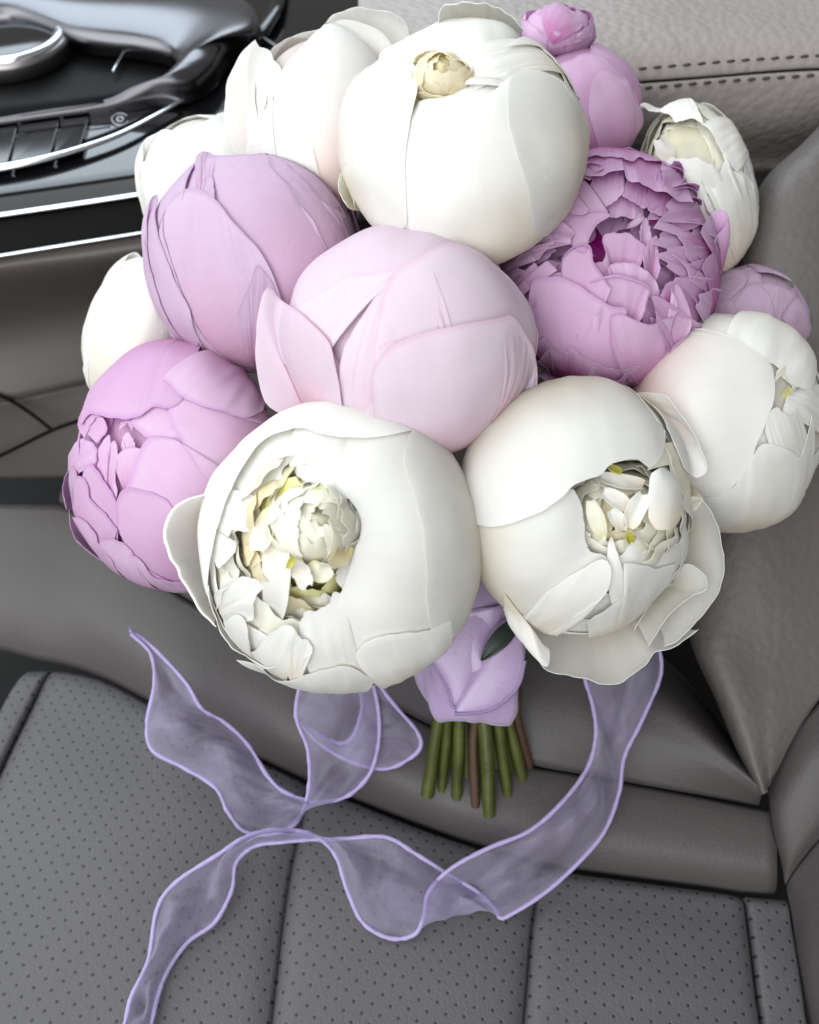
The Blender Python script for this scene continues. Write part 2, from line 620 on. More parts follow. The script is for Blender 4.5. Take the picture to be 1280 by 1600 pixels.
M['dark_chrome'] = simple_mat('dark_satin_metal', (0.13, 0.127, 0.135), 0.22, metal=1.0, noise_amt=0.06, noise_scale=25)
M['knurl'] = simple_mat('knurled_metal', (0.30, 0.28, 0.28), 0.34, metal=1.0)
M['print'] = simple_mat('grey_print', (0.35, 0.36, 0.38), 0.6)
M['thread'] = simple_mat('dark_thread', (0.045, 0.04, 0.038), 0.8, noise_amt=0.3, noise_scale=900)


# ================================================================== THE SETTING: seat, console, armrest, backrest
floor_V = [(-90, -60, -9), (90, -60, -9), (90, 110, -9), (-90, 110, -9)]
fl = mesh_obj('footwell_floor', floor_V, [(0, 1, 2, 3)], M['carpet'], smooth=False)
fl['kind'] = 'structure'
fl['label'] = 'black carpeted floor in the gap between seat and console'


def pz(pts, z=None):
    """[(px, py[, z])] -> 3-D points at heights z."""
    return [UZ(p[0], p[1], p[2] if len(p) > 2 else z) for p in pts]


def pd(pts, d=None):
    return [U(p[0], p[1], p[2] if len(p) > 2 else d) for p in pts]


def surf(name, curves, nu, nv, mat, parent, toward=CP, solid=0.25, **kw):
    V, F, uvs = loft(curves, nu, nv, **kw)
    return mesh_obj(name, V, up_fix(V, F, toward), mat, parent, uv=uvs, solid=solid)


# ---------------------------------------------------------------- seat cushion
seat = thing('car_seat', 'grey taupe leather car seat with perforated cushion panels under the bouquet', 'car seat', (0, 15, -6))
S1 = [(75, 1036), (130, 1041), (245, 1100), (340, 1150), (420, 1190), (490, 1222), (560, 1249), (640, 1281), (720, 1310), (800, 1334), (845, 1346), (900, 1357), (1000, 1371), (1100, 1384), (1165, 1393), (1232, 1399)]


def s1_between(x0, x1, n, dy=0.0, z=0.15):
    xs = np.linspace(x0, x1, n)
    A = np.array(S1, float)
    return [UZ(x, np.interp(x, A[:, 0], A[:, 1]) + dy, z) for x in xs]


# column seams run from the seam S1 down out of the picture
c0 = [(75, 1042), (48, 1100), (10, 1180), (-30, 1270), (-95, 1420), (-170, 1600), (-250, 1790)]
c1 = [(484, 1221), (470, 1290), (455, 1355), (442, 1440), (433, 1520), (424, 1600), (406, 1790)]
c2 = [(846, 1347), (840, 1400), (834, 1440), (829, 1490), (825, 1540), (820, 1600), (806, 1790)]
c3 = [(1166, 1394), (1170, 1430), (1175, 1470), (1181, 1520), (1186, 1560), (1192, 1600), (1212, 1790)]
c4 = [(1236, 1400), (1240, 1440), (1246, 1480), (1252, 1520), (1258, 1560), (1264, 1600), (1300, 1790)]
cl = [(38, 1044), (8, 1090), (-30, 1170), (-75, 1265), (-150, 1420), (-240, 1600), (-330, 1790)]


def column(name, left, right, nmid, nu, nv, zl=0.0, zr=0.0, bulge=0.35):
    # rows run along the seams; columns between them
    rows = []
    for k in range(len(left)):
        if k == 0 and left is not cl:
            xs = np.linspace(left[0][0], right[0][0], nmid)
            A = np.array(S1, float)
            rows.append([UZ(x, np.interp(x, A[:, 0], A[:, 1]) + 3, 0.1) for x in xs])
        else:
            a, b = np.array(left[k], float), np.array(right[k], float)
            rows.append([UZ(*(a * (1 - t) + b * t), 0.0) for t in np.linspace(0, 1, nmid)])
    return surf(name, rows, nu, nv, M['leather_perf'], seat, bulge=bulge, dip={'u0': 0.28, 'u1': 0.28, 'v0': 0.35}, dipw=0.035, wrinkle=0.12)


column('cushion_panel', cl, c0, 4, 12, 50, bulge=0.15)
column('cushion_panel', c0, c1, 6, 60, 70)
column('cushion_panel', c1, c2, 6, 60, 70)
column('cushion_panel', c2, c3, 6, 60, 60)
column('cushion_panel', c3, c4, 4, 20, 50, bulge=0.15)

# strip between the seams (the stems stand on it) and the bolster behind it
S2 = [(-60, 784, 2.3), (60, 785, 2.4), (110, 790, 2.4), (160, 828, 2.4), (205, 872, 2.3), (255, 915, 2.2), (330, 958, 2.1), (430, 1014, 2.0), (540, 1066, 1.9), (620, 1106, 1.8), (700, 1148, 1.7), (830, 1196, 1.6), (1000, 1226, 1.5), (1100, 1244, 1.5), (1215, 1266, 1.5)]
lowS = [(-60, 1010, 0.3), (0, 1010, 0.3), (75, 1030, 0.2)] + [(x, y - 3, 0.15) for x, y in S1[1:]] + [(1260, 1402, 0.15)]


def by_x(curve, xs):
    A = np.array(curve, float)
    return [(x, np.interp(x, A[:, 0], A[:, 1]), np.interp(x, A[:, 0], A[:, 2])) for x in xs]


xs = np.linspace(-60, 1215, 24)
lo = by_x(lowS, xs)
hi = by_x(S2, xs)
mid1 = [((a[0] + b[0]) / 2, a[1] * 0.62 + b[1] * 0.38, a[2] * 0.45 + b[2] * 0.55 + 0.35) for a, b in zip(lo, hi)]
surf('bolster_strip', [pz(lo), pz(mid1), pz(hi)], 90, 26, M['leather'], seat, dip={'v0': 0.4, 'v1': 0.22}, dipw=0.07, wrinkle=0.10)
xs = np.linspace(95, 1188, 24)
hi = by_x(S2, xs)
top = [(-60, 775, 1.2), (95, 772, 1.2), (260, 790, 1.0), (500, 850, 1.0), (700, 890, 1.0), (900, 950, 1.0), (1000, 1012, 1.0), (1062, 1052, 1.0), (1120, 1130, 1.0), (1215, 1250, 1.0)]
tp = by_x(top, xs)
ctop = [(a[0], a[1] * 0.55 + b[1] * 0.45, 2.9) for a, b in zip(hi, tp)]
crest = [(a[0], a[1] * 0.2 + b[1] * 0.8, 2.7) for a, b in zip(hi, tp)]
edge = [(a[0], a[1] - 4, -1.5) for a in tp]
low_ = [(a[0], a[1] + 30, -8.5) for a in tp]
# left end of the bolster rolls over at the black gap (top edge flat at y=785 there)
surf('bolster', [pz([(a[0], a[1] - 4, a[2]) for a in hi]), pz(ctop), pz(crest), pz(edge), pz(low_)], 90, 40, M['leather'], seat, dip={'v0': 0.25}, dipw=0.05, wrinkle=0.14, seed=4.0)

# ---------------------------------------------------------------- backrest (right)
EL = [(1330, 150, 40), (1262, 222, 38.5), (1196, 290, 38), (1150, 420, 38), (1120, 600, 38), (1095, 800, 38), (1080, 930, 38), (1090, 1010, 36.9), (1127, 1094, 36.2), (1157, 1172, 35.8), (1190, 1242, 35.4)]
EM = [(1380, 160, 38), (1310, 260, 36.5), (1260, 350, 36), (1230, 480, 36), (1210, 640, 36), (1190, 820, 36), (1180, 940, 36), (1190, 1020, 36), (1200, 1090, 35.6), (1203, 1150, 35.3), (1203, 1228, 35.3)]
ER = [(1520, 200, 40), (1480, 300, 38), (1450, 400, 37), (1440, 520, 36.5), (1420, 660, 36.5), (1400, 830, 36.5), (1380, 920, 36.5), (1350, 1000, 36.2), (1300, 1066, 35.9), (1252, 1134, 35.6), (1209, 1216, 35.5)]
EB = [(p[0] - 6, p[1] + 2, p[2] + 6) for p in EL]
EE = [(p[0] - 2 + 4, p[1], p[2] + 1.0) for p in EL]
backrest_grain = M['leather_grain']
surf('backrest_bolster', [pd(EB), pd(EL), pd(EM), pd(ER)], 70, 30, M['leather_back'], seat, wrinkle=0.12, seed=9.0)
BL = [(1199, 1236, 37.2), (1202, 1275, 37.0), (1210, 1320, 36.9), (1227, 1376, 36.7)]
BM = [(1203, 1222, 36.9), (1225, 1262, 36.2), (1236, 1300, 36.0), (1229, 1378, 36.5)]
BR = [(1207, 1206, 37.0), (1262, 1115, 36.6), (1340, 1060, 36.6), (1450, 980, 37.0)]
BR2 = [(1231, 1380, 36.7), (1262, 1322, 36.3), (1310, 1270, 36.0), (1420, 1200, 36.2)]
BBk = [(p[0] + 2, p[1], p[2] + 4) for p in BL]
surf('backrest_panel', [pd([(1199, 1236, 36.60), (1207, 1206, 36.30), (1262, 1116, 35.95), (1340, 1062, 35.95), (1450, 985, 36.20)]),
                        pd([(1206, 1290, 36.00), (1220, 1262, 35.30), (1272, 1190, 34.90), (1330, 1140, 34.80), (1440, 1080, 35.20)]),
                        pd([(1222, 1360, 35.90), (1236, 1335, 35.20), (1275, 1280, 34.80), (1320, 1230, 34.70), (1430, 1160, 35.00)]),
                        pd([(1227, 1384, 36.00), (1240, 1362, 35.60), (1280, 1312, 35.20), (1330, 1262, 35.10), (1430, 1190, 35.40)])], 40, 24, M['leather'], seat)
surf('backrest_panel', [pd([(1227, 1384, 36.20), (1240, 1360, 35.80), (1280, 1308, 35.45), (1330, 1258, 35.30), (1430, 1186, 35.60)]),
                        pd([(1236, 1440, 35.60), (1262, 1420, 34.60), (1310, 1380, 33.80), (1360, 1340, 33.60), (1450, 1290, 33.80)]),
                        pd([(1242, 1520, 34.80), (1270, 1510, 33.60), (1320, 1490, 32.60), (1370, 1470, 32.20), (1450, 1440, 32.20)]),
                        pd([(1256, 1640, 34.00), (1285, 1640, 32.60), (1330, 1640, 31.40), (1380, 1640, 31.00), (1450, 1640, 31.00)])], 40, 30, M['leather'], seat)

# ---------------------------------------------------------------- centre console
con = thing('centre_console', 'centre console of piano black and satin chrome with a taupe side, beside the seat', 'console', tuple(UZ(120, 740, -8)))
ZC = 14.0
# side wall, taupe trim
sideTop = [(-120, 422), (0, 402), (235, 365), (450, 330), (700, 288), (1000, 240)]
sideBot = [(-120, 748), (0, 748), (235, 746), (450, 744), (700, 742), (1000, 740)]
midA = [(-120, 452), (0, 432), (235, 398), (450, 360), (700, 320), (1000, 275)]
midB = [(-120, 640), (0, 628), (235, 575), (450, 540), (700, 520), (1000, 500)]
surf('side_panel', [pz(sideTop, 12.4), pz(midA, 11.6), pz([(a[0], a[1] * 0.6 + b[1] * 0.4) for a, b in zip(midA, midB)], 7.0), pz(midB, 3.4)], 60, 30, M['side'], con, wrinkle=0.08)
surf('side_lower_panel', [pz([(a[0], a[1] + 1) for a in midB], 3.1), pz([(a[0], a[1] * 0.5 + b[1] * 0.5) for a, b in zip(midB, sideBot)], 0.6), pz(sideBot, -2.0)], 60, 20, M['side'], con, wrinkle=0.05, seed=2.0)
V, F = tube(spline(pz([(-60, 600, 4.3), (0, 618, 3.9), (40, 640, 3.0), (82, 672, 2.2)]), 20), 0.11, 6)
mesh_obj('side_seam', V, F, M['black'], con)
V, F = tube(spline(pz([(-60, 735, -0.4), (0, 712, 0.7), (82, 672, 2.3), (140, 652, 2.9), (300, 600, 3.6)]), 30), 0.12, 6)
mesh_obj('side_seam', V, F, M['black'], con)

# black band between the two chrome lines, and the glossy deck above
line1 = [(-120, 353), (0, 336), (110, 320), (222, 303), (400, 276), (700, 230), (1000, 185)]
line2 = [(-120, 418), (0, 399), (110, 381), (235, 361), (400, 334), (700, 287), (1000, 240)]
surf('side_band', [pz(line1, ZC - 0.15), pz(line2, 12.6)], 40, 8, M['black'], con)


def strip_tube(name, pts, z, r, mat, squash=0.7, parent=con, n=60):
    V, F = tube(spline(pz(pts, z), n), r, 10, squash=squash)
    return mesh_obj(name, V, F, mat, parent)


strip_tube('chrome_strip', line1, ZC, 0.16, M['chrome'])
strip_tube('chrome_strip', line2, 12.7, 0.13, M['chrome'])
deckTop = [(-160, -330), (0, -350), (110, -360), (222, -370), (400, -390), (700, -420), (1000, -450)]
surf('deck', [pz(line1, ZC), pz([(a[0], a[1] * 0.5 + b[1] * 0.5) for a, b in zip(line1, deckTop)], ZC + 0.05), pz(deckTop, ZC)], 40, 20, M['piano'], con, solid=0.2)

# curved chrome strip around the button panel
arc = [(-120, 282, ZC + 0.35), (0, 262, ZC + 0.4), (60, 250, ZC + 0.4), (125, 232, ZC + 0.4), (190, 208, ZC + 0.4), (250, 176, ZC + 0.4), (290, 152, ZC + 0.4), (304, 142, ZC + 0.3)]
V, F = tube(spline(pz(arc), 50), np.linspace(0.34, 0.12, 50), 12, squash=0.6)
mesh_obj('chrome_strip', V, F, M['chrome'], con)
# button panel
surf('button_panel', [pz([(-120, 275), (0, 256), (60, 244), (125, 226), (190, 200), (250, 168), (300, 142)], ZC + 0.15), pz([(-120, 215), (0, 198), (60, 188), (125, 178), (190, 168), (250, 156), (302, 140)], ZC + 0.2)], 40, 8, M['piano'], con, solid=0.1)


def slab(name, quad, z0, z1, mat, parent=con, bevel=0.05, tilt=0.09):
    a = pz([(q_[0], q_[1], z1 - (tilt if k_ > 1 else 0)) for k_, q_ in enumerate(quad)])
    b = [np.array([p_[0], p_[1], z0]) for p_ in a]
    V = b + a
    F = [(3, 2, 1, 0), (4, 5, 6, 7), (0, 1, 5, 4), (1, 2, 6, 5), (2, 3, 7, 6), (3, 0, 4, 7)]
    c = np.mean(V, axis=0)
    FF = []
    for f in F:
        n = np.cross(V[f[1]] - V[f[0]], V[f[2]] - V[f[0]])
        FF.append(f if n @ (np.mean([V[i] for i in f], axis=0) - c) > 0 else f[::-1])
    return mesh_obj(name, V, FF, mat, parent, smooth=False, bevel=bevel)


slab('button', [(-60, 268), (11, 257), (27, 197), (-44, 206)], ZC + 0.1, ZC + 0.45, M['piano'])
slab('button', [(15, 256), (78, 243), (93, 187), (31, 196)], ZC + 0.1, ZC + 0.45, M['piano'])
slab('button', [(82, 242), (125, 229), (140, 182), (97, 187)], ZC + 0.1, ZC + 0.45, M['piano'])
# printed ring symbol with a dot on the panel
ring = [(188 + 13 * math.cos(a), 186 - 9 * math.sin(a)) for a in np.linspace(0.7, 5.9, 24)]
V, F = tube(spline(pz(ring, ZC + 0.26), 40), 0.035, 6)
mesh_obj('printed_symbol', V, F, M['print'], con)
dot = [(188 + 5 * math.cos(a), 186 - 3.5 * math.sin(a)) for a in np.linspace(0, 6.28, 13)]
V, F = tube(spline(pz(dot, ZC + 0.26), 24), 0.05, 6)
mesh_obj('printed_symbol', V, F, M['print'], con)

# palm rest bridge: a satin loop around the rotary controller
outer = [(-120, 25), (-60, 8), (20, -4), (150, -16), (300, -14), (375, -2), (404, 26), (398, 55), (356, 80), (334, 112), (300, 140), (240, 153), (165, 168), (60, 184), (-40, 199), (-120, 212)]
inner = [(-120, 52), (-60, 40), (24, 31), (120, 58), (213, 69), (262, 80), (276, 98), (272, 112), (262, 124), (250, 134), (237, 141), (200, 151), (160, 161), (60, 177), (-40, 193), (-120, 206)]
zz = [1.2] * 8 + [1.1, 1.0, 0.85, 0.7, 0.6, 0.5, 0.5, 0.5]
o3 = pz([(p_[0], p_[1], ZC + z) for p_, z in zip(outer, zz)])
i3 = pz([(p_[0], p_[1], ZC + z + 0.05) for p_, z in zip(inner, zz)])
wd = [np.linalg.norm(a - b) for a, b in zip(o3, i3)]
m3 = [0.5 * (a + b) + np.array([0, 0, 0.06 + min(0.42 * w_, 0.75)]) for a, b, w_ in zip(o3, i3, wd)]
q3 = [0.85 * a + 0.15 * b + np.array([0, 0, 0.03 + min(0.28 * w_, 0.5)]) for a, b, w_ in zip(o3, i3, wd)]
r3 = [0.15 * a + 0.85 * b + np.array([0, 0, 0.03 + min(0.28 * w_, 0.5)]) for a, b, w_ in zip(o3, i3, wd)]
o4 = [p_ - np.array([0, 0, z * 0.8]) for p_, z in zip(o3, zz)]
i4 = [p_ - np.array([0, 0, z * 0.8]) for p_, z in zip(i3, zz)]
surf('palm_rest', [o4, o3, q3, m3, r3, i3, i4], 160, 30, M['dark_chrome'], con, solid=0.12, par=True)
# recess under the bridge
surf('recess', [pz([(-120, 60), (24, 40), (120, 66), (213, 78), (262, 90), (270, 105)], ZC + 0.12), pz([(-120, 200), (0, 182), (80, 170), (160, 157), (230, 142), (262, 124)], ZC + 0.12)], 40, 8, M['black'], con, solid=0.06)
V, F = tube(spline(pz([(176, 112), (200, 70)], ZC + 0.5), 8), 0.07, 6)
mesh_obj('recess_trim', V, F, M['chrome'], con)
V, F = tube(spline(pz([(28, 176, ZC + 0.9), (162, 158, ZC + 0.9)]), 8), 0.05, 6)
mesh_obj('recess_trim', V, F, M['black'], con)


# rotary controller: knurled wheel with a chrome ring and a glass cap
def lathe(profile, centre, seg, knurl=0.0):
    V, F = [], []
    n = len(profile)
    for k in range(seg):
        a = 2 * math.pi * k / seg
        for i, (r, z) in enumerate(profile):
            rr = r + (knurl * (k % 2) if 0 < i < n - 1 else 0)
            V.append(np.asarray(centre) + np.array([rr * math.cos(a), rr * math.sin(a), z]))
    for k in range(seg):
        for i in range(n - 1):
            a, b = k * n + i, ((k + 1) % seg) * n + i
            F.append((a, b, b + 1, a + 1))
    return np.array(V), F


kc = UZ(20, 92, ZC)
V, F = lathe([(3.35, 0.15), (3.45, 0.3), (3.45, 0.9), (3.4, 1.15), (3.25, 1.2)], kc, 220, 0.035)
wheel = mesh_obj('rotary_wheel', V, F, M['knurl'], con)
V, F = lathe([(3.3, 1.15), (3.28, 1.38), (3.05, 1.48), (2.8, 1.42), (2.7, 1.25)], kc, 96)
mesh_obj('wheel_ring', V, F, M['chrome'], wheel)
V, F = lathe([(2.72, 1.2), (2.0, 1.26), (1.0, 1.3), (0.001, 1.31)], kc, 64)
mesh_obj('wheel_cap', V, F, M['piano'], wheel)

# trim at the head of the palm rest: black bezel and the bright strip beside the armrest
V, F = tube(spline(pz([(440, -30, ZC + 0.6), (432, 10, ZC + 0.6), (412, 45, ZC + 0.5), (404, 60, ZC + 0.3)]), 20), 0.42, 10, squash=0.6)
mesh_obj('bezel', V, F, M['piano'], con)
V, F = tube(spline(pz([(404, 56, ZC + 0.3), (440, 78, ZC + 0.3), (466, 100, ZC + 0.3), (500, 140, ZC + 0.3)]), 20), 0.22, 10, squash=0.6)
mesh_obj('bezel', V, F, M['piano'], con)
V, F = tube(spline(pz([(648, -40, ZC + 0.4), (622, 0, ZC + 0.4), (600, 30, ZC + 0.4), (560, 80, ZC + 0.4)]), 20), 0.36, 10, squash=0.5)
mesh_obj('chrome_strip', V, F, M['chrome'], con)

# ---------------------------------------------------------------- armrest
arm = thing('armrest', 'pale taupe grained leather armrest with double dark stitching, upper right', 'armrest', tuple(UZ(1000, 200, 10)))
seamA = [(560, 178), (700, 158), (850, 138), (1000, 121), (1140, 109), (1280, 100), (1420, 94)]


def arm_row(dy, z, x0=0, drop=0.0):
    return pz([(x + x0, y + dy + drop * (x - 560), z) for x, y in seamA])


rows = [arm_row(-330, 18.6), arm_row(-160, 19.3), arm_row(-60, 19.2), arm_row(-2, 18.55)]
surf('top_cover', rows, 90, 44, M['leather_grain'], arm, dip={'v1': 0.22}, dipw=0.03, wrinkle=0.12)
rows = [arm_row(2, 18.5), arm_row(36, 17.6), arm_row(90, 15.8), arm_row(140, 13.4), arm_row(166, 12.0), arm_row(168, 9.0)]
surf('side_cover', rows, 90, 44, M['leather_grain'], arm, dip={'v0': 0.22}, dipw=0.04, wrinkle=0.12, seed=3.0)
V, F = tube(spline(arm_row(1, 18.28), 60), 0.07, 6)
mesh_obj('seam', V, F, M['thread'], arm)
A = np.array(seamA, float)
st_mesh = None
for row, (dy, z) in enumerate(((-13.5, 18.93), (17, 18.14))):
    for x in np.arange(700 + row * 9, 1296, 23.0):
        y = np.interp(x, A[:, 0], A[:, 1]) + dy
        y2 = np.interp(x + 11, A[:, 0], A[:, 1]) + dy
        P = [UZ(x, y, z - 0.05), UZ(x + 3, y, z + 0.02), UZ(x + 8, y2, z + 0.02), UZ(x + 11, y2, z - 0.05)]
        V, F = tube(P, [0.05, 0.075, 0.075, 0.05], 6)
        mesh_obj('stitch', V, F, M['thread'], arm)

# ================================================================== THE PEONIES
BIND = U(738, 1040, 36.3)          # where the stems are bound together
GAP = 0.036                        # cm between petal layers
seed_counter = [0]


class Frame:
    """An ellipsoid bud, placed by where its centre and outline stand in the photograph and how far away it is."""

    def __init__(self, cx, cy, rx, ry, d, c=None, rot=0.0, mouth=None, axis=None, und=0.10):
        self.cx, self.cy, self.rx, self.ry, self.d = cx, cy, rx, ry, d
        self.rot = math.radians(rot)
        self.o = U(cx, cy, d)
        ca, sa = math.cos(self.rot), math.sin(self.rot)
        e1 = U(cx + rx * ca, cy - rx * sa, d) - self.o
        e2 = U(cx - ry * sa, cy - ry * ca, d) - self.o
        self.D = np.linalg.norm(CP - self.o)
        v = (CP - self.o) / self.D
        self.c = c if c else 0.5 * (np.linalg.norm(e1) + np.linalg.norm(e2))
        self.M = np.stack([e1, e2, v * self.c], axis=1)
        self.und = und
        self.seed = random.random() * 50
        if mouth is not None:
            self.A = self.n_of(*mouth)[0]
        elif axis is not None:
            self.A = nrm(axis)
        else:
            self.A = -nrm(np.linalg.solve(self.M, BIND - self.o))
        self.B = -self.A
        up = np.array([0.0, 1.0, 0.0])
        if abs(self.A @ up) > 0.95:
            up = np.array([0.0, 0.0, 1.0])
        self.E1 = nrm(up - self.A * (up @ self.A))      # phi = 0: towards the top of the picture
        self.E2 = np.cross(self.A, self.E1)

    def n_of(self, px, py):
        du, dv = px - self.cx, self.cy - py
        ca, sa = math.cos(self.rot), math.sin(self.rot)
        a = (du * ca + dv * sa) / self.rx
        b = (-du * sa + dv * ca) / self.ry
        k = 1.0
        for _ in range(8):
            s = (a * k) ** 2 + (b * k) ** 2
            n3 = math.sqrt(max(0.0, 1 - s)) if s < 0.95 else math.sqrt(0.05)
            k = (self.D - self.c * n3) / self.D
        u, v = a * k, b * k
        s = u * u + v * v
        if s < 0.95:
            return np.array([u, v, math.sqrt(1 - s)]), 1.0
        g = math.sqrt(s / 0.95)
        return np.array([u / g, v / g, math.sqrt(0.05)]), g

    def polar(self, alpha, phi):
        a, p = math.radians(alpha), math.radians(phi)
        return math.cos(a) * self.A + math.sin(a) * (math.cos(p) * self.E1 + math.sin(p) * self.E2)

    def pt(self, n, r=1.0):
        return self.o + self.M @ (np.asarray(n) * r)


class Peony:
    def __init__(self, label, frame, mat, crop=None, group=None):
        self.f = frame
        self.mat = M[mat]
        base = frame.pt(frame.B, 0.9)
        self.e = thing('peony', label, 'peony', base, 'peonies bound in the bouquet')
        self.base = base
        self.crop = crop or (0, 0, 1.0)
        self.k = 0
        self.ls = 0.22
        self.gap = GAP

    def px(self, pts):
        x0, y0, s = self.crop
        return [(x0 + p[0] / s, y0 + p[1] / s) for p in pts]

    def petal(self, rim, L=0.0, R=1.0, Rb=None, base=None, lift=0.0, lt=0.10, ruf=0.0, rfreq=7.0, jag=0.8, fold=0.0, mat=None, frame=None, nu=44, nv=22, thick=0.016, tmax=0.96, dirs=None, cup=0.0, tuck=0.0, name='petal'):
        """rim: free edge traced in the photograph; the petal is lofted from it over the bud to `base`."""
        f = frame or self.f
        self.k += 1
        sd = self.k * 3.7 + f.seed
        if dirs is None:
            P = spline(self.px(rim), nu)
            T = np.gradient(P, axis=0)
            T /= np.linalg.norm(T, axis=1)[:, None] + 1e-9
            nor = np.stack([T[:, 1], -T[:, 0]], 1)
            env = np.sin(np.pi * np.linspace(0, 1, nu)) ** 0.3
            jn = np.array([noise.noise(Vector((i * 0.33, sd, 0.5))) * 1.3 + 0.25 * noise.noise(Vector((i * 0.8, sd, 9.5))) for i in range(nu)])
            P = P + nor * (jag * 1.6 * jn * env)[:, None]
            nn = [f.n_of(*p) for p in P]
            D = np.array([a for a, _ in nn])
            G = np.array([g for _, g in nn])
        else:
            D = np.asarray(dirs)
            nu = len(D)
            G = np.ones(nu)
        if base is None:
            b = f.B
        elif len(base) == 2:
            b = f.n_of(*self.px([base])[0])[0]
        else:
            b = nrm(base)
        Rb = R if Rb is None else Rb
        s = np.linspace(0, 1, nv)
        tt = tmax * s ** 1.35
        om = np.arccos(np.clip(D @ b, -0.9995, 0.9995))
        V = []
        w = np.linspace(0, 1, nu)
        ruff = np.array([math.sin(rfreq * 2 * math.pi * x * 0.5 + sd) * (0.55 + 0.9 * noise.noise(Vector((x * 4, sd, 1)))) + 0.6 * noise.noise(Vector((x * rfreq * 1.7, sd, 4))) for x in w])
        rows = []
        for t in tt:
            row = []
            for i in range(nu):
                o_ = om[i]
                so = math.sin(o_)
                dv = (math.sin((1 - t) * o_) * D[i] + math.sin(t * o_) * b) / so
                dv = nrm(dv)
                g = 1 + (G[i] - 1) * math.exp(-(t / 0.30) ** 2)
                rad = g * (R + (Rb - R) * (t * t * (3 - 2 * t)))
                p = f.M @ dv
                outw = nrm(p)
                off = L * self.gap + self.ls * lift * math.exp(-t / lt) + ruf * ruff[i] * math.exp(-t / 0.16)
                off += f.und * noise.noise(Vector(dv * 1.7 + f.seed)) + 0.05 * noise.noise(Vector(dv * 4.2 + f.seed)) + 0.010 * noise.noise(Vector(dv * 4.0 + sd))
                off += 0.026 * self.gap / 0.04 * noise.noise(Vector((w[i] * 9 + 0.8 * noise.noise(Vector((t * 4, sd, 2))), t * 1.7, sd))) * min(1.0, 0.35 + t * 6)
                off += 0.012 * noise.noise(Vector((w[i] * 24, t * 3.0, sd + 3)))
                off -= tuck * math.exp(-(t / 0.09) ** 1.2)
                off += cup * (1 - (2 * w[i] - 1) ** 2) * math.exp(-t / 0.4)
                row.append(f.o + p * rad + outw * off)
            rows.append(np.array(row))
        tv = list(tt)
        if fold:
            r0, r1 = rows[0], rows[1]
            pre = []
            ns = 6
            for q in range(1, ns + 1):
                th = q / ns * math.pi * 1.05
                row = []
                for i in range(nu):
                    outw = nrm(r0[i] - f.o)
                    tg = nrm(r0[i] - r1[i])
                    tg = nrm(tg - outw * (tg @ outw))
                    e = math.sin(math.pi * w[i]) ** 0.5 * fold * (1 + 0.5 * noise.noise(Vector((w[i] * 3, sd, 2))))
                    row.append(r0[i] + tg * (math.sin(th) * e) + outw * ((1 - math.cos(th)) * e))
                pre.append(np.array(row))
            rows = pre[::-1] + rows
            tv = [-0.02 * (q + 1) for q in range(ns)][::-1] + tv
        nvv = len(rows)
        V = np.concatenate(rows)
        F = grid_faces(nu, nvv)
        # outward facing
        mid = len(rows) // 3 * nu + nu // 2
        a, bq, c = V[mid], V[mid + 1], V[mid + nu]
        if np.cross(bq - a, c - a) @ (a - f.o) < 0:
            F = [q[::-1] for q in F]
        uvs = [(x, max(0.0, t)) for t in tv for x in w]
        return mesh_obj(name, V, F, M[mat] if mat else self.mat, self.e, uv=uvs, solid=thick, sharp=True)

    def ring(self, n, alpha, R=1.0, Rb=None, hw=None, phi0=0.0, L=0.0, droop=14.0, jit=0.15, frame=None, nu=24, nv=14, wob=3.0, **kw):
        """n generic petals around the mouth axis, rims at polar angle alpha."""
        f = frame or self.f
        hw = hw or 360.0 / n * 0.72
        for k in range(n):
            p0 = phi0 + 360.0 / n * (k + random.uniform(-jit, jit))
            al = alpha * (1 + random.uniform(-jit, jit))
            sd = random.random() * 90
            dirs = []
            for x in np.linspace(-1, 1, nu):
                a = al + droop * abs(x) ** 3.0 + wob * noise.noise(Vector((x * 2.2, sd, 0))) + wob * 0.2 * noise.noise(Vector((x * 6, sd, 5)))
                dirs.append(f.polar(a, p0 + x * hw))
            self.petal(None, L=L + 0.25 * (k % 3), R=R * (1 + (random.uniform(-jit, jit) * 0.10 if kw.get('ruf') else 0)), Rb=Rb, frame=f, dirs=dirs, nv=nv, **kw)

    def tongue(self, pts, width, R=0.9, Rb=0.6, frame=None, mat=None, curl=0.15, name='petal', nv=14, nu=9, thick=0.016):
        """A narrow free petal: centre line traced from tip to base, width in pixels, R from tip to base."""
        f = frame or self.f
        self.k += 1
        C = spline(self.px(pts), nv)
        T = np.gradient(C, axis=0)
        T /= np.linalg.norm(T, axis=1)[:, None] + 1e-9
        nor = np.stack([-T[:, 1], T[:, 0]], 1)
        V, uvs = [], []
        sd = self.k * 2.3
        for j in range(nv):
            t = j / (nv - 1)
            wd = width / self.crop[2] * (math.sin(math.pi * (0.07 + 0.83 * t)) ** 0.6) * (1 + 0.2 * noise.noise(Vector((t * 3, sd, 0))))
            for i in range(nu):
                x = -1 + 2 * i / (nu - 1)
                n, g = f.n_of(*(C[j] + nor[j] * x * wd * 0.5))
                p = f.M @ n
                r = R + (Rb - R) * t
                off = -curl * (1 - x * x) + 0.05 * noise.noise(Vector((x * 1.5, t * 2.5, sd)))
                V.append(f.o + p * r * g + nrm(p) * off)
                uvs.append((0.5 + 0.5 * x, 0.6 * t))
        V = np.array(V)
        F = up_fix(V, grid_faces(nu, nv), CP)
        return mesh_obj(name, V, F, M[mat] if mat else self.mat, self.e, uv=uvs, solid=thick, sharp=True)

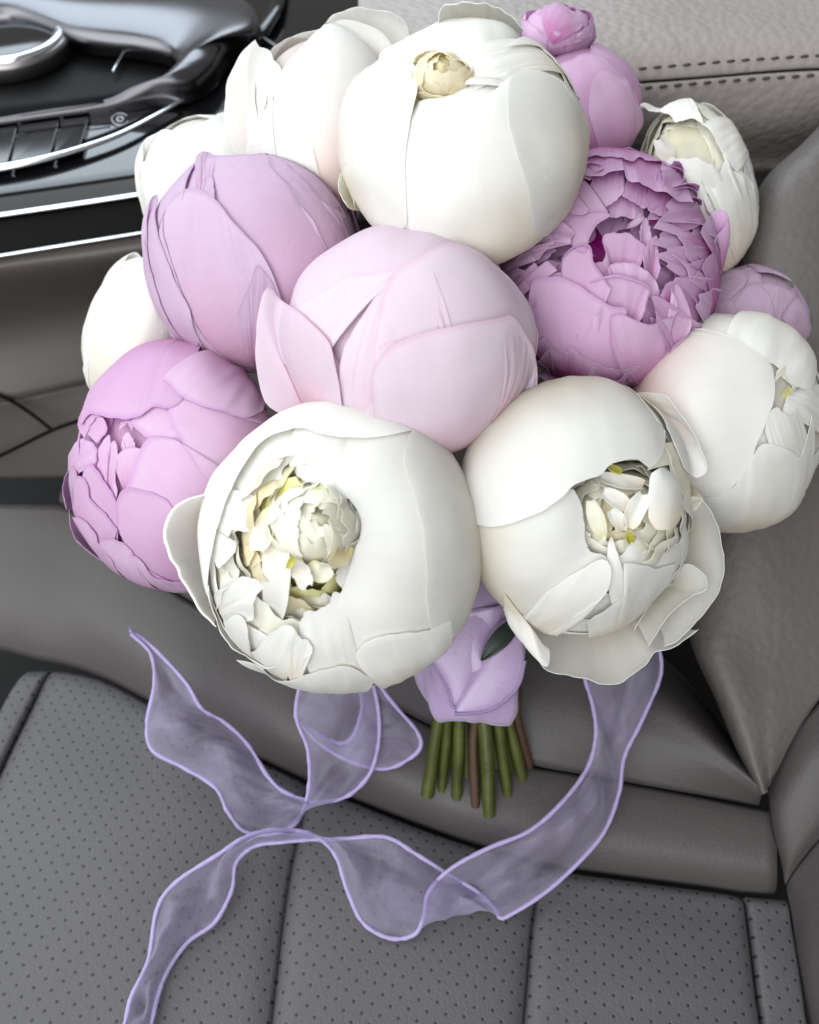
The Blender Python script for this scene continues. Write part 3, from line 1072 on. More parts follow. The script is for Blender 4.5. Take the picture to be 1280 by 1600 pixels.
    def body(self, alpha=12, L=-1.5, R=1.0, n=5, mat=None, hw=None, **kw):
        """Inner closed bud and a ring of outer petals behind, so the flower is whole from all sides."""
        self.ring(n, alpha, R=R, L=L, hw=hw or 62, droop=26, mat=mat, jit=0.1, **kw)

    def heart(self, R=0.93, mat=None, frame=None, amp=0.012):
        f = frame or self.f
        nu, nv = 40, 24
        V, uvs = [], []
        for j in range(nv):
            al = 180.0 * (j + 0.02) / (nv - 0.96)
            for i in range(nu):
                n = f.polar(al, 360.0 * i / nu)
                r = R * (1 + amp * noise.noise(Vector(n * 3.0 + f.seed)))
                V.append(f.pt(n, r))
                uvs.append((i / nu, 0.45 + 0.3 * j / nv))
        F = grid_faces(nu, nv, wrap=True) + [tuple(range(nu))[::-1], tuple(range((nv - 1) * nu, nv * nu))]
        V = np.array(V)
        m = nu * (nv // 2)
        if np.cross(V[m + 1] - V[m], V[m + nu] - V[m]) @ (V[m] - f.o) < 0:
            F = [q[::-1] for q in F]
        return mesh_obj('heart', V, F, M[mat] if mat else self.mat, self.e, uv=uvs)

    def stem(self, end, slot, brown=False, r=0.27):
        b = self.base
        mid = BIND + slot
        d = nrm(self.f.pt(self.f.B) - self.f.o)
        P = [self.f.pt(self.f.B, 0.8), b + d * 1.6 * 0.9, 0.35 * b + 0.65 * mid, mid, 0.5 * mid + 0.5 * end + 0.0, end]
        C = spline(P, 40)
        rr = r * (1 + 0.22 * np.array([noise.noise(Vector((i * 0.45, slot[0] * 9, 1))) for i in range(40)]))
        C = C + 0.09 * np.array([[noise.noise(Vector((i * 0.22, slot[0] * 7, q * 5.0))) for q in range(3)] for i in range(40)])
        V, F = tube(C, rr, 10)
        mesh_obj('stem', V, F, M['stem_brown' if brown else 'stem'], self.e)
        # green calyx where the petals meet the stem
        V, F = tube(spline([self.f.pt(self.f.B, 0.86), self.f.pt(self.f.B, 1.0) + d * 0.1, self.f.pt(self.f.B, 1.0) + d * 0.5], 8), np.linspace(1.1, 0.3, 8), 14)
        mesh_obj('calyx', V, F, M['stem'], self.e)


flowers = []

# ---- 1 large white bud at the top, small yellow mouth
f = Frame(724, 224, 192, 191, 31.0, c=4.1, mouth=(692, 122), und=0.20)
p = Peony('large round white peony bud, topmost of the front flowers, with a small cream-yellow mouth', f, 'white', (520, 20, 3.2))
p.gap, p.ls = 0.038, 0.2
p.body(alpha=24, L=-4)
p.ring(6, 62, L=-2.2, hw=46)
p.petal([(240, 310), (300, 250), (360, 236), (440, 231), (535, 216), (620, 186), (720, 186), (790, 215), (850, 180), (960, 120)], L=0.2, base=(-0.1, 0.55, -0.85), lift=0.05, tuck=0.25)
p.petal([(600, 420), (650, 350), (655, 290), (630, 240), (600, 200)], L=-0.6, base=(0.8, 0.2, -0.55), mat='white', tuck=0.3)
p.petal([(660, 350), (680, 322), (740, 316), (800, 322), (850, 330), (880, 270)], L=-0.1, base=(0.7, -0.3, -0.6), mat='white')
p.petal([(345, 1060), (360, 850), (372, 620), (398, 450), (450, 414), (550, 401), (640, 362), (740, 340), (850, 335), (900, 420)], L=0.0, base=(0.05, -0.75, -0.65), tuck=0.22)
p.petal([(372, 1060), (370, 860), (366, 680), (386, 520), (414, 425), (420, 330), (402, 248), (320, 232), (220, 262), (130, 330)], L=1.0, base=(-0.5, -0.5, -0.7), lift=0.03)
p.petal([(382, 1060), (392, 950), (428, 820), (490, 700), (600, 580), (700, 472), (800, 396), (868, 335), (960, 300), (1060, 330)], L=1.2, base=(0.15, -0.8, -0.6), lift=0.05)
p.petal([(1010, 1100), (968, 890), (916, 722), (880, 580), (866, 440), (892, 318), (1000, 296), (1110, 350), (1215, 470)], L=2.0, base=(0.62, -0.45, -0.65), lift=0.05)
p.petal([(850, 180), (960, 130), (1060, 210), (1150, 310), (1225, 420)], L=1.0, base=(0.75, 0.2, -0.65))
# guard petal standing up behind
p.petal([(530, 55), (528, 10), (560, -40), (640, -42), (760, -30), (870, 20), (960, 90)], L=-0.5, base=(0.1, 0.3, -0.95), mat='white', jag=1.5)
# small curled petal at the left foot
p.petal([(70, 960), (40, 900), (35, 850), (55, 790), (80, 770), (95, 880), (105, 960)], L=1.2, base=(-0.6, -0.55, -0.6), mat='ivory')
# mouth: short cream petals in the hollow
g = Frame(692, 122, 54, 42, 28.7, c=1.3, axis=(0, 0.45, 0.9))
p.heart(0.84, 'cream', frame=g, amp=0.2)
for al, R_, n_ in ((85, 1.0, 5), (60, 1.0, 5), (36, 0.97, 4), (14, 0.93, 3)):
    p.ring(n_, al, frame=g, R=R_, Rb=R_ * 0.9, ruf=0.05, rfreq=2.0, mat='cream', hw=360 / n_ * 0.66, phi0=al * 4, wob=9, droop=16, nu=18, nv=10, jit=0.3, lift=0.3)
p.heart(0.80, 'cream')
flowers.append(p)

# ---- 2 open white flower behind, tall loose petals (upper left)
f = Frame(500, 190, 118, 150, 36.0, c=3.6, axis=(-0.15, 0.85, 0.5))
p = Peony('loose white peony with tall cupped petals standing up behind the top bud, upper left', f, 'white_blush', (220, 0, 3.048))
p.body(alpha=40, L=-2)
p.petal([(820, 700), (740, 600), (640, 470), (680, 350), (740, 260), (830, 170), (900, 125), (1010, 112), (1100, 140), (1170, 200), (1230, 330)], L=2.0, base=(0.25, -0.8, -0.3), lift=0.05, jag=1.0)
p.petal([(450, 740), (410, 600), (404, 480), (425, 360), (470, 260), (545, 183), (560, 215), (610, 235), (640, 290), (672, 350), (620, 430), (600, 500)], L=0.6, base=(480, 900), jag=1.0, Rb=0.8)
p.petal([(545, 600), (548, 460), (560, 330), (590, 260), (640, 290), (675, 352), (630, 440)], L=1.5, base=(640, 800), Rb=0.9)
p.petal([(800, 260), (840, 160), (900, 92), (980, 55), (1045, 30), (1100, 48), (1180, 62), (1250, 110), (1280, 200)], L=0.0, base=(0.3, -0.3, -0.9), jag=1.6)
p.petal([(480, 900), (520, 640), (600, 520), (700, 540), (780, 640), (820, 800)], L=0.9, base=(0.0, -0.9, 0.1))
p.heart(0.86)
flowers.append(p)

# ---- 3 white flower at the left edge, behind the lilac bud
f = Frame(318, 290, 98, 112, 37.5, c=3.2, axis=(-0.35, 0.75, 0.5))
p = Peony('white peony half hidden behind the lilac bud, beside the black console', f, 'white', (220, 0, 3.048))
p.body(alpha=26, L=-1)
p.petal([(10, 800), (15, 700), (30, 655), (110, 628), (205, 618), (290, 590), (380, 545), (440, 560), (520, 620)], L=1.0, base=(0.3, -0.9, -0.3), jag=1.5)
p.petal([(100, 800), (105, 750), (140, 700), (200, 660), (300, 620), (420, 600)], L=1.8, base=(0.4, -0.9, 0.0))
p.petal([(0, 900), (3, 820), (10, 780), (60, 765), (130, 775), (260, 800)], L=2.4, base=(0.2, -0.9, -0.2))
p.petal([(8, 980), (5, 930), (40, 905), (120, 930), (240, 980)], L=3.0, base=(0.3, -0.95, -0.1))
p.heart(0.93)
flowers.append(p)

# ---- 4 lilac bud, left of the middle
f = Frame(398, 403, 163, 169, 34.5, c=4.0, axis=(-0.46, 0.72, 0.52), und=0.16)
p = Peony('closed lilac peony bud with wrinkled petals, left of the pale pink bud', f, 'lilac', (220, 220, 3.556))
p.gap, p.ls = 0.048, 0.4
p.body(alpha=14, L=-4)
p.ring(6, 55, L=-2.2)
p.petal([(690, 110), (730, 70), (850, 50), (950, 70), (1060, 150), (1140, 320), (1200, 450)], L=0.0, base=(0.75, -0.4, -0.5), jag=0.2)
p.petal([(690, 130), (740, 90), (830, 170), (920, 262), (1000, 340), (1085, 400), (1120, 470), (1140, 560)], L=1.0, base=(0.65, -0.7, -0.2), lift=0.22)
p.petal([(260, 330), (290, 210), (345, 130), (420, 108), (550, 100), (690, 82), (714, 150), (790, 250), (860, 350), (940, 440), (1000, 550), (1025, 640)], L=1.9, base=(0.35, -0.88, -0.3), lift=0.22, jag=1.2)
p.petal([(335, 150), (330, 112), (360, 92), (400, 98), (430, 120)], L=3.0, base=(420, 600), lift=0.10, Rb=0.98)
p.petal([(330, 330), (355, 250), (400, 208), (416, 260), (425, 345)], L=2.6, base=(420, 900), lift=0.08, Rb=0.98)
p.petal([(345, 1110), (300, 960), (240, 810), (190, 660), (166, 520), (166, 420), (200, 345), (270, 288), (345, 290), (430, 345), (530, 470), (640, 590), (705, 690), (760, 830)], L=3.2, base=(0.3, -0.9, -0.25), lift=0.06, jag=1.4, nu=48)
p.petal([(540, 960), (580, 850), (620, 760), (640, 690), (670, 700), (720, 770), (760, 860)], L=4.0, base=(640, 1300), lift=0.02)
p.petal([(70, 600), (78, 430), (108, 330), (130, 332), (132, 430), (150, 560), (190, 690), (240, 820), (296, 922), (312, 1060)], L=4.2, base=(-0.05, -0.95, -0.3), lift=0.08)
p.petal([(58, 560), (75, 610), (92, 740), (140, 880), (180, 975), (192, 1060), (250, 1150)], L=5.2, base=(-0.3, -0.9, -0.3), lift=0.05)
p.petal([(175, 960), (180, 1030), (215, 1075), (280, 1105), (335, 1095)], L=5.6, base=(260, 1300))
p.heart(0.925)
flowers.append(p)

# ---- 5 pale pink bud in the middle
f = Frame(636, 526, 191, 182, 30.4, c=4.0, axis=(-0.1, 0.72, 0.6), und=0.15)
p = Peony('pale pink round peony bud in the very middle of the bouquet', f, 'pale_pink', (400, 330, 2.909))
p.gap, p.ls = 0.062, 0.45
p.body(alpha=8, L=-4, hw=70)
p.ring(6, 60, L=-2.4)
p.petal([(120, 520), (200, 470), (330, 400), (430, 340), (540, 320), (650, 300), (760, 262), (880, 225), (1020, 240), (1130, 330)], L=-0.9, base=(0.1, 0.45, -0.88))
p.petal([(145, 470), (205, 440), (330, 358), (430, 294), (540, 276), (640, 266), (720, 240), (800, 200)], L=0.2, base=(-0.55, -0.75, -0.3), lift=0.03, jag=0.5)
p.petal([(384, 830), (386, 712), (410, 612), (460, 520), (530, 412), (596, 332), (622, 286), (680, 258)], L=1.1, base=(-0.1, -0.9, -0.4), lift=0.03, jag=0.5)
p.petal([(548, 800), (545, 660), (556, 530), (575, 422), (604, 330), (650, 266), (720, 234), (800, 190), (890, 164), (1000, 190), (1130, 290), (1215, 410), (1250, 560)], L=2.0, base=(0.35, -0.85, -0.35), lift=0.03, jag=0.6, nu=48)
p.petal([(800, 300), (820, 400), (824, 480), (830, 540), (900, 560), (1000, 540)], L=2.35, base=(900, 1000))
p.petal([(560, 620), (600, 592), (680, 575), (760, 560)], L=2.3, base=(700, 1100))
p.petal([(150, 905), (60, 850), (30, 700), (38, 520), (76, 362), (140, 408), (210, 450), (280, 515), (345, 590), (372, 670), (388, 790), (400, 870)], L=2.6, base=(290, 1040), lift=0.03, jag=0.6, nu=48, Rb=0.99)
p.petal([(556, 1010), (542, 850), (540, 745), (572, 660), (636, 604), (720, 562), (830, 536), (960, 511), (1070, 492), (1115, 482), (1168, 540), (1208, 612), (1228, 700), (1224, 810), (1170, 920)], L=3.6, base=(0.2, -0.93, -0.3), lift=0.28, jag=0.6, nu=44)
p.petal([(1090, 600), (1100, 540), (1116, 486), (1170, 545), (1210, 616), (1228, 710), (1222, 800)], L=4.3, base=(1060, 1120), lift=0.04)
p.petal([(560, 1010), (545, 900), (530, 858), (500, 900), (486, 935)], L=2.8, base=(600, 1080), mat='pale_pink')
p.petal([(385, 800), (400, 845), (430, 840), (450, 880)], L=0.5, base=(420, 1000), mat='pale_pink')
p.heart(0.925)
flowers.append(p)

# ---- 6 open ruffled mauve flower, right of the middle
f = Frame(950, 420, 172, 187, 34.0, c=4.0, mouth=(942, 385), und=0.12)
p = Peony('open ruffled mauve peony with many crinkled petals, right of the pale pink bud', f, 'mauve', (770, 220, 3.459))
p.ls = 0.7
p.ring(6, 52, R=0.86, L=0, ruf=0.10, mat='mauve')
p.ring(8, 68, R=0.95, L=0, ruf=0.12)
p.ring(7, 85, R=0.99, L=0, ruf=0.10)
for al, R_, n_, rf in ((10, 0.60, 4, 0.12), (16, 0.66, 6, 0.15), (23, 0.72, 8, 0.17), (30, 0.78, 10, 0.18), (38, 0.84, 11, 0.19), (47, 0.89, 12, 0.18), (57, 0.94, 12, 0.16)):
    p.ring(n_, al, R=R_, Rb=R_ * 0.84, L=0, ruf=rf, rfreq=random.choice((3.0, 4.0, 5.0)), hw=360 / n_ * 0.66, phi0=al * 7, wob=6, droop=22, nu=28, jit=0.25, lift=0.12)
for al, R_, n_ in ((30, 0.90, 12), (42, 0.96, 15), (54, 0.99, 17), (66, 1.0, 18)):
    p.ring(n_, al, R=R_, Rb=R_ * 0.92, L=0.3, ruf=0.10, rfreq=3.0, hw=360 / n_ * 0.5, phi0=al * 3, wob=8, droop=30, nu=22, nv=12, jit=0.4, lift=0.2)
T = (0.0, 0.85, -0.5)
p.petal([(490, 112), (560, 108), (640, 106), (730, 130), (785, 105), (850, 120), (900, 132), (950, 150), (1010, 190)], L=2.2, base=T, lift=0.12, jag=2.0, ruf=0.06)
p.petal([(475, 182), (530, 205), (590, 218), (640, 205), (708, 186), (735, 255), (790, 268), (850, 292), (920, 305), (980, 340), (1060, 350)], L=1.0, base=T, lift=0.22, jag=2.0, ruf=0.08)
p.petal([(470, 175), (500, 150), (560, 150), (605, 180), (560, 200)], L=2.0, base=(420, 60), lift=0.2)
p.petal([(490, 340), (560, 358), (630, 336), (700, 285), (710, 240)], L=-2, R=0.97, base=(0.1, 0.9, -0.2), lift=0.12)
p.petal([(700, 290), (770, 325), (830, 360), (860, 300)], L=-1.5, R=0.96, base=(0.25, 0.9, -0.2), lift=0.12)
p.petal([(824, 320), (850, 370), (910, 402), (980, 408), (1010, 380)], L=-1.2, R=0.97, base=(0.4, 0.85, -0.2), lift=0.12)
p.petal([(560, 380), (640, 385), (720, 382), (790, 388), (840, 372)], L=-4, R=0.92, base=(0.1, 0.9, -0.2), lift=0.12, ruf=0.06)
p.tongue([(1112, 440), (1040, 455), (960, 430), (880, 390)], 62, R=1.03, Rb=0.9, curl=0.1)
p.tongue([(812, 398), (790, 415), (750, 420)], 40, R=1.0, Rb=0.85, mat='lilac')
p.petal([(390, 470), (415, 405), (520, 378), (640, 398), (560, 452), (520, 525), (498, 600), (450, 592), (426, 540)], L=-1.0, R=0.98, base=(-0.4, 0.5, -0.6), lift=0.10, Rb=0.9, mat='orchid')
p.petal([(405, 350), (450, 330), (515, 365), (500, 395), (430, 400)], L=0.4, base=(-0.5, 0.6, -0.6), lift=0.08)
p.petal([(590, 660), (610, 590), (592, 512), (640, 474), (740, 480), (800, 512), (848, 560), (830, 640)], L=-3, R=0.93, base=(720, 900), Rb=0.7, lift=0.05, mat='orchid', jag=1.5)
p.petal([(820, 620), (850, 550), (900, 500), (920, 600), (930, 680)], L=-2, R=0.96, base=(880, 950), Rb=0.75, mat='orchid')
p.petal([(810, 470), (830, 395), (860, 400), (880, 480), (900, 540)], L=-3.0, R=0.94, base=(860, 800), Rb=0.7, mat='orchid')
p.petal([(870, 470), (900, 430), (960, 450), (1020, 520), (1060, 620), (1110, 700)], L=-1, R=0.98, base=(0.8, -0.2, -0.5), lift=0.1, ruf=0.06)
p.petal([(930, 600), (980, 620), (1040, 690), (1060, 760), (1100, 700)], L=0.2, base=(0.85, -0.35, -0.4), lift=0.08)
p.petal([(635, 668), (690, 655), (770, 660), (850, 705), (915, 780), (930, 860)], L=-3, R=0.94, base=(800, 1100), Rb=0.8, lift=0.1, ruf=0.05, mat='orchid')
p.petal([(540, 655), (600, 650), (650, 690), (720, 720), (780, 760)], L=-3.6, R=0.91, base=(660, 1100), Rb=0.75)
p.petal([(520, 770), (600, 745), (680, 735), (770, 758), (845, 800), (838, 880), (816, 965)], L=-2.0, R=0.965, base=(680, 1200), Rb=0.85, lift=0.14, mat='orchid', fold=0.06)
p.petal([(365, 720), (372, 640), (425, 585), (520, 568), (545, 670), (600, 745), (640, 800)], L=-1.4, R=0.98, base=(480, 1200), Rb=0.9, lift=0.08, mat='orchid', fold=0.05)
p.petal([(235, 1040), (214, 900), (222, 770), (300, 736), (400, 742), (480, 786), (560, 840), (640, 886), (720, 900)], L=1.5, base=(0.05, -0.9, -0.35), lift=0.08, mat='orchid', jag=1.2, nu=48)
p.petal([(705, 1230), (650, 1100), (634, 950), (690, 925), (770, 960), (850, 976), (920, 946), (966, 936), (976, 860), (948, 795), (968, 764), (1004, 812), (1044, 910), (1036, 1010), (960, 1080)], L=3.2, base=(780, 1330), lift=0.22, mat='orchid', jag=1.2, nu=44, lt=0.16)
p.petal([(910, 900), (915, 820), (945, 770), (965, 790), (975, 850)], L=1.5, base=(960, 1050))
p.petal([(150, 830), (200, 800), (190, 720), (230, 660), (262, 690), (300, 650), (350, 700)], L=0.4, base=(-0.75, -0.45, -0.4), ruf=0.1, lift=0.1)
p.petal([(130, 600), (200, 540), (262, 520), (300, 470), (370, 440), (430, 480), (425, 560)], L=-0.6, base=(-0.85, 0.1, -0.5), ruf=0.12, lift=0.12, jag=2)
p.petal([(90, 740), (140, 650), (210, 600), (250, 640), (320, 560), (390, 520), (420, 560)], L=0.2, base=(-0.85, -0.2, -0.5), ruf=0.12, lift=0.12, jag=2)
p.petal([(250, 1190), (300, 1122), (350, 1112), (412, 1130), (430, 1095), (500, 1150), (562, 1190), (520, 1260)], L=3.0, base=(380, 1420), lift=0.10)
p.petal([(510, 1270), (560, 1176), (620, 1200), (700, 1212), (800, 1195)], L=3.8, base=(640, 1420), lift=0.06)
p.petal([(225, 1110), (270, 1060), (310, 1065), (345, 1112)], L=2.4, base=(290, 1400), lift=0.08)
p.petal([(400, 1290), (450, 1255), (510, 1250), (540, 1290)], L=4.4, base=(480, 1450), lift=0.06)
p.petal([(580, 1290), (620, 1270), (690, 1275), (720, 1320)], L=4.6, base=(650, 1450), lift=0.06)
p.petal([(200, 1260), (250, 1250), (320, 1300), (400, 1330)], L=4.0, base=(300, 1450), lift=0.06)
p.petal([(1110, 500), (1150, 420), (1205, 378), (1250, 410), (1235, 470), (1190, 520)], L=1.5, base=(0.8, -0.5, -0.3), lift=0.05)
p.petal([(1115, 690), (1140, 640), (1180, 610), (1196, 650), (1170, 740)], L=2.4, base=(0.75, -0.65, -0.2), lift=0.04)
p.petal([(940, 150), (985, 118), (1015, 150), (1020, 220), (990, 260)], L=2.0, base=(0.6, 0.6, -0.5), lift=0.05)
p.heart(0.60)
flowers.append(p)

# ---- 7 pink flower behind, upper right, with a ruffled tuft on top
f = Frame(912, 165, 92, 98, 37.0, c=3.0, axis=(-0.25, 0.85, 0.35))
p = Peony('small pink peony with a ruffled tuft on top, against the armrest', f, 'orchid', (800, 0, 3.2))
p.body(alpha=22, L=-1)
p.petal([(240, 420), (250, 330), (300, 300), (380, 270), (470, 300), (540, 370), (620, 460)], L=1.0, base=(0.1, -0.9, -0.4), mat='orchid')
p.petal([(380, 560), (390, 420), (430, 360), (500, 375), (580, 430), (650, 560)], L=1.8, base=(0.3, -0.9, -0.3), mat='orchid')
g = Frame(872, 48, 58, 44, 37.0, c=1.8, axis=(0.0, 0.8, 0.55))
p.ring(5, 30, frame=g, ruf=0.16, rfreq=3.0, hw=50, R=0.9, nu=18, nv=10)
p.ring(6, 62, frame=g, ruf=0.16, rfreq=3.0, hw=44, R=1.0, nu=18, nv=10, lift=0.1)
p.ring(6, 95, frame=g, ruf=0.16, rfreq=3.0, hw=44, R=1.0, nu=18, nv=10, lift=0.1)
p.petal([(150, 60), (180, 30), (240, 25), (310, 55), (352, 100), (345, 140), (310, 165)], frame=g, L=1.0, base=(200, 220), mat='orchid')
p.petal([(310, 170), (350, 160), (398, 172), (370, 190), (320, 200)], frame=g, L=1.0, base=(250, 230), mat='orchid')
p.heart(0.93)
flowers.append(p)

# ---- 8 white open flower, right of the ruffled mauve one
f = Frame(1092, 292, 90, 138, 36.8, c=3.2, rot=12, mouth=(1062, 232), und=0.1)
p = Peony('white peony with a ragged cream hollow, behind the ruffled mauve flower', f, 'white', (800, 0, 3.2))
p.ring(6, 70, L=-0.5)
p.ring(8, 52, R=0.95, Rb=0.9, mat='ivory', ruf=0.08, rfreq=3.0)
p.ring(7, 40, R=0.88, Rb=0.84, mat='ivory', ruf=0.10, rfreq=3.0)
p.ring(6, 27, R=0.82, Rb=0.78, mat='ivory', ruf=0.10, rfreq=3.0)
p.ring(4, 12, R=0.76, Rb=0.7, mat='ivory', ruf=0.10, rfreq=3.0)
p.petal([(640, 560), (650, 530), (700, 560), (790, 575), (820, 610), (900, 590), (960, 630)], L=1.0, base=(-0.05, 0.75, -0.6), lift=0.05)
p.petal([(940, 640), (965, 632), (1010, 690), (1050, 760), (1060, 800), (1120, 860)], L=1.2, base=(0.8, 0.3, -0.5), lift=0.05)
p.petal([(760, 830), (800, 790), (870, 800), (920, 800), (1000, 830), (1040, 870), (1065, 800), (1075, 860), (1140, 850), (1200, 920)], L=1.0, base=(0.2, -0.85, -0.4), jag=3.0, ruf=0.08, lift=0.06)
p.petal([(830, 950), (870, 870), (930, 890), (1000, 940), (1040, 920), (1110, 870), (1200, 960)], L=1.8, base=(0.3, -0.9, -0.2), jag=3.0, ruf=0.06)
p.tongue([(720, 680), (745, 730), (770, 800)], 95, R=0.98, Rb=0.85)
p.tongue([(1060, 810), (1050, 850), (1040, 900)], 40, R=1.03, Rb=0.98)
p.heart(0.80, 'ivory')
flowers.append(p)

# ---- 9 pink flower far right, half hidden
f = Frame(1175, 495, 98, 80, 37.2, c=3.0, axis=(0.35, 0.75, 0.4))
p = Peony('pink lilac peony mostly hidden behind the white bud at the right edge', f, 'lilac', (980, 400, 3.636))
p.body(alpha=20, L=-1)
p.petal([(420, 330), (470, 200), (490, 120), (560, 90), (640, 85), (690, 130), (620, 220), (540, 270)], L=1.2, base=(-0.5, -0.8, -0.2), lift=0.08)
p.petal([(620, 80), (700, 70), (750, 100), (860, 100), (940, 150), (975, 240), (960, 330)], L=0.4, base=(0.4, -0.7, -0.5), lift=0.05, jag=1.4)
p.petal([(600, 330), (620, 260), (680, 180), (740, 160), (800, 220), (830, 310)], L=1.8, base=(0.1, -0.95, 0.0), lift=0.05)
p.petal([(880, 350), (920, 280), (970, 235), (1010, 330), (1050, 420), (1090, 500)], L=1.4, base=(0.5, -0.8, -0.2), lift=0.05)
p.petal([(490, 330), (550, 268), (600, 255), (640, 320)], L=2.4, base=(520, 460), lift=0.05)
p.heart(0.94)
flowers.append(p)

# ---- 10 white bud at the right edge
f = Frame(1140, 656, 158, 171, 34.0, c=4.0, mouth=(1232, 612), und=0.20)
p = Peony('smooth white peony bud at the right edge with a tight green-gold mouth', f, 'white_blush', (980, 400, 3.636))
p.gap, p.ls = 0.05, 0.25
p.body(alpha=16, L=-4, mat='white')
p.ring(5, 40, L=-2.2, mat='white')
p.petal([(560, 448), (640, 480), (720, 540), (790, 596), (850, 610), (900, 665), (945, 722), (1010, 745), (1060, 760)], L=1.6, base=(0.3, 0.75, -0.6), lift=0.05, mat='white', tuck=0.12)
p.petal([(480, 1400), (600, 1300), (690, 1190), (745, 1060), (790, 940), (832, 780), (828, 650), (780, 585), (640, 480), (540, 440), (440, 420)], L=0.8, base=(-0.8, -0.05, -0.6), lift=0.06, nu=48)
p.petal([(430, 1360), (530, 1345), (620, 1275), (700, 1150), (770, 1070), (850, 1075), (930, 1110), (975, 1140), (1010, 1010), (1040, 900)], L=1.8, base=(-0.1, -0.85, -0.5), lift=0.06, mat='white', nu=48)
p.petal([(780, 990), (800, 900), (840, 860), (890, 905), (930, 900), (960, 870)], L=0.6, base=(0.2, -0.8, -0.5), lift=0.04, mat='white')
p.petal([(890, 900), (900, 850), (950, 760), (1010, 740), (1080, 700)], L=1.2, base=(0.8, -0.3, -0.5), lift=0.06, mat='white', tuck=0.2)
p.petal([(840, 720), (860, 640), (900, 690), (950, 730), (940, 780)], L=-0.4, base=(0.5, 0.5, -0.7), mat='ivory')
p.tongue([(940, 740), (905, 790), (890, 840)], 34, R=0.99, Rb=0.9, mat='green')
p.heart(0.93, 'white')
flowers.append(p)

# ---- 11 white flower, lower right, in an open cup of outer petals
f = Frame(900, 792, 180, 199, 30.6, c=4.0, mouth=(965, 815), und=0.20)
p = Peony('open white peony at lower right in a loose cup of petals, dark leaf below', f, 'white', (700, 560, 2.207))
p.gap, p.ls = 0.042, 0.3
p.ring(6, 75, L=-1.0, hw=56)
p.ring(6, 55, L=-1.6, R=0.98, hw=60)
p.ring(6, 40, L=-2.5, R=0.97, hw=66, droop=4)
g = Frame(966, 812, 106, 102, 28.85, c=2.6, axis=(0.05, 0.0, 1.0))
p.ring(9, 70, frame=g, R=0.96, ruf=0.10, rfreq=4.0, mat='ivory', wob=6)
p.ring(8, 54, frame=g, R=0.88, ruf=0.12, rfreq=4.0, mat='ivory', Rb=0.8, wob=6)
p.ring(7, 40, frame=g, R=0.80, ruf=0.12, rfreq=4.0, mat='ivory', Rb=0.7, wob=7)
p.ring(6, 26, frame=g, R=0.74, ruf=0.12, rfreq=4.0, mat='ivory', Rb=0.6, wob=8)
p.ring(4, 12, frame=g, R=0.66, ruf=0.10, rfreq=4.0, mat='cream', Rb=0.5, wob=8)
# top petal, hanging over
p.petal([(48, 548), (110, 572), (190, 574), (300, 540), (400, 482), (440, 436), (520, 410), (555, 372), (635, 360), (682, 386), (722, 340), (735, 270), (705, 232)], L=2.4, base=(-0.25, 0.75, -0.65), lift=0.12, nu=44, jag=1.2)
p.petal([(735, 260), (790, 362), (838, 416), (878, 388), (856, 330), (806, 240), (745, 150)], L=3.6, base=(0.1, 0.8, -0.6), lift=0.15, nu=48)
p.petal([(680, 390), (700, 330), (720, 300), (760, 380), (800, 480), (815, 525)], L=0.6, base=(0.75, 0.2, -0.6), lift=0.03, mat='ivory')
p.petal([(735, 300), (760, 360), (800, 470), (830, 530), (880, 490)], L=1.6, base=(0.8, 0.3, -0.5), lift=0.04, mat='ivory')
# left
p.petal([(330, 945), (440, 880), (530, 820), (556, 740), (545, 690), (482, 668), (474, 560), (434, 448), (380, 480), (260, 540)], L=0.6, base=(-0.85, -0.2, -0.5), lift=0.06, jag=1.6, nu=48, tuck=0.2)
p.petal([(200, 850), (270, 880), (350, 800), (460, 730), (540, 690), (560, 760), (520, 830), (420, 900), (380, 948)], L=1.8, base=(-0.5, -0.7, -0.5), lift=0.05, jag=1.6)
# bottom, layered lobes
p.petal([(545, 760), (555, 690), (572, 610), (586, 690), (650, 640), (700, 650), (760, 600), (800, 560)], L=0.2, base=(0.25, -0.85, -0.45), lift=0.05, jag=2.0, tuck=0.25)
p.petal([(480, 905), (560, 850), (612, 790), (618, 740), (600, 700), (660, 700), (720, 720), (770, 700)], L=1.0, base=(0.1, -0.9, -0.4), lift=0.05, jag=1.6)
p.petal([(540, 925), (640, 870), (690, 800), (740, 740), (770, 770), (800, 640), (806, 540)], L=0.8, base=(0.55, -0.65, -0.5), lift=0.06, jag=1.8)
# cup of outer petals
p.petal([(205, 870), (250, 950), (300, 1010), (346, 1062), (470, 1092), (575, 1108), (650, 1062), (688, 1030), (716, 1002), (790, 985), (860, 930)], L=1.0, base=(0.0, -0.35, -0.93), jag=2.0, nu=48, lift=0.0)
p.petal([(740, 985), (800, 960), (868, 880), (915, 790), (936, 690), (920, 570), (885, 492), (842, 474), (806, 512)], L=1.5, base=(0.45, -0.3, -0.85), jag=1.2, nu=48)
p.petal([(690, 985), (770, 880), (840, 815), (880, 790), (868, 735), (820, 706), (770, 735), (690, 860), (640, 930)], L=0.5, base=(0.3, -0.5, -0.8), jag=1.2, nu=48)
p.petal([(205, 880), (250, 960), (340, 1050), (352, 990), (320, 975), (265, 960)], L=1.8, base=(200, 800), jag=1.0)
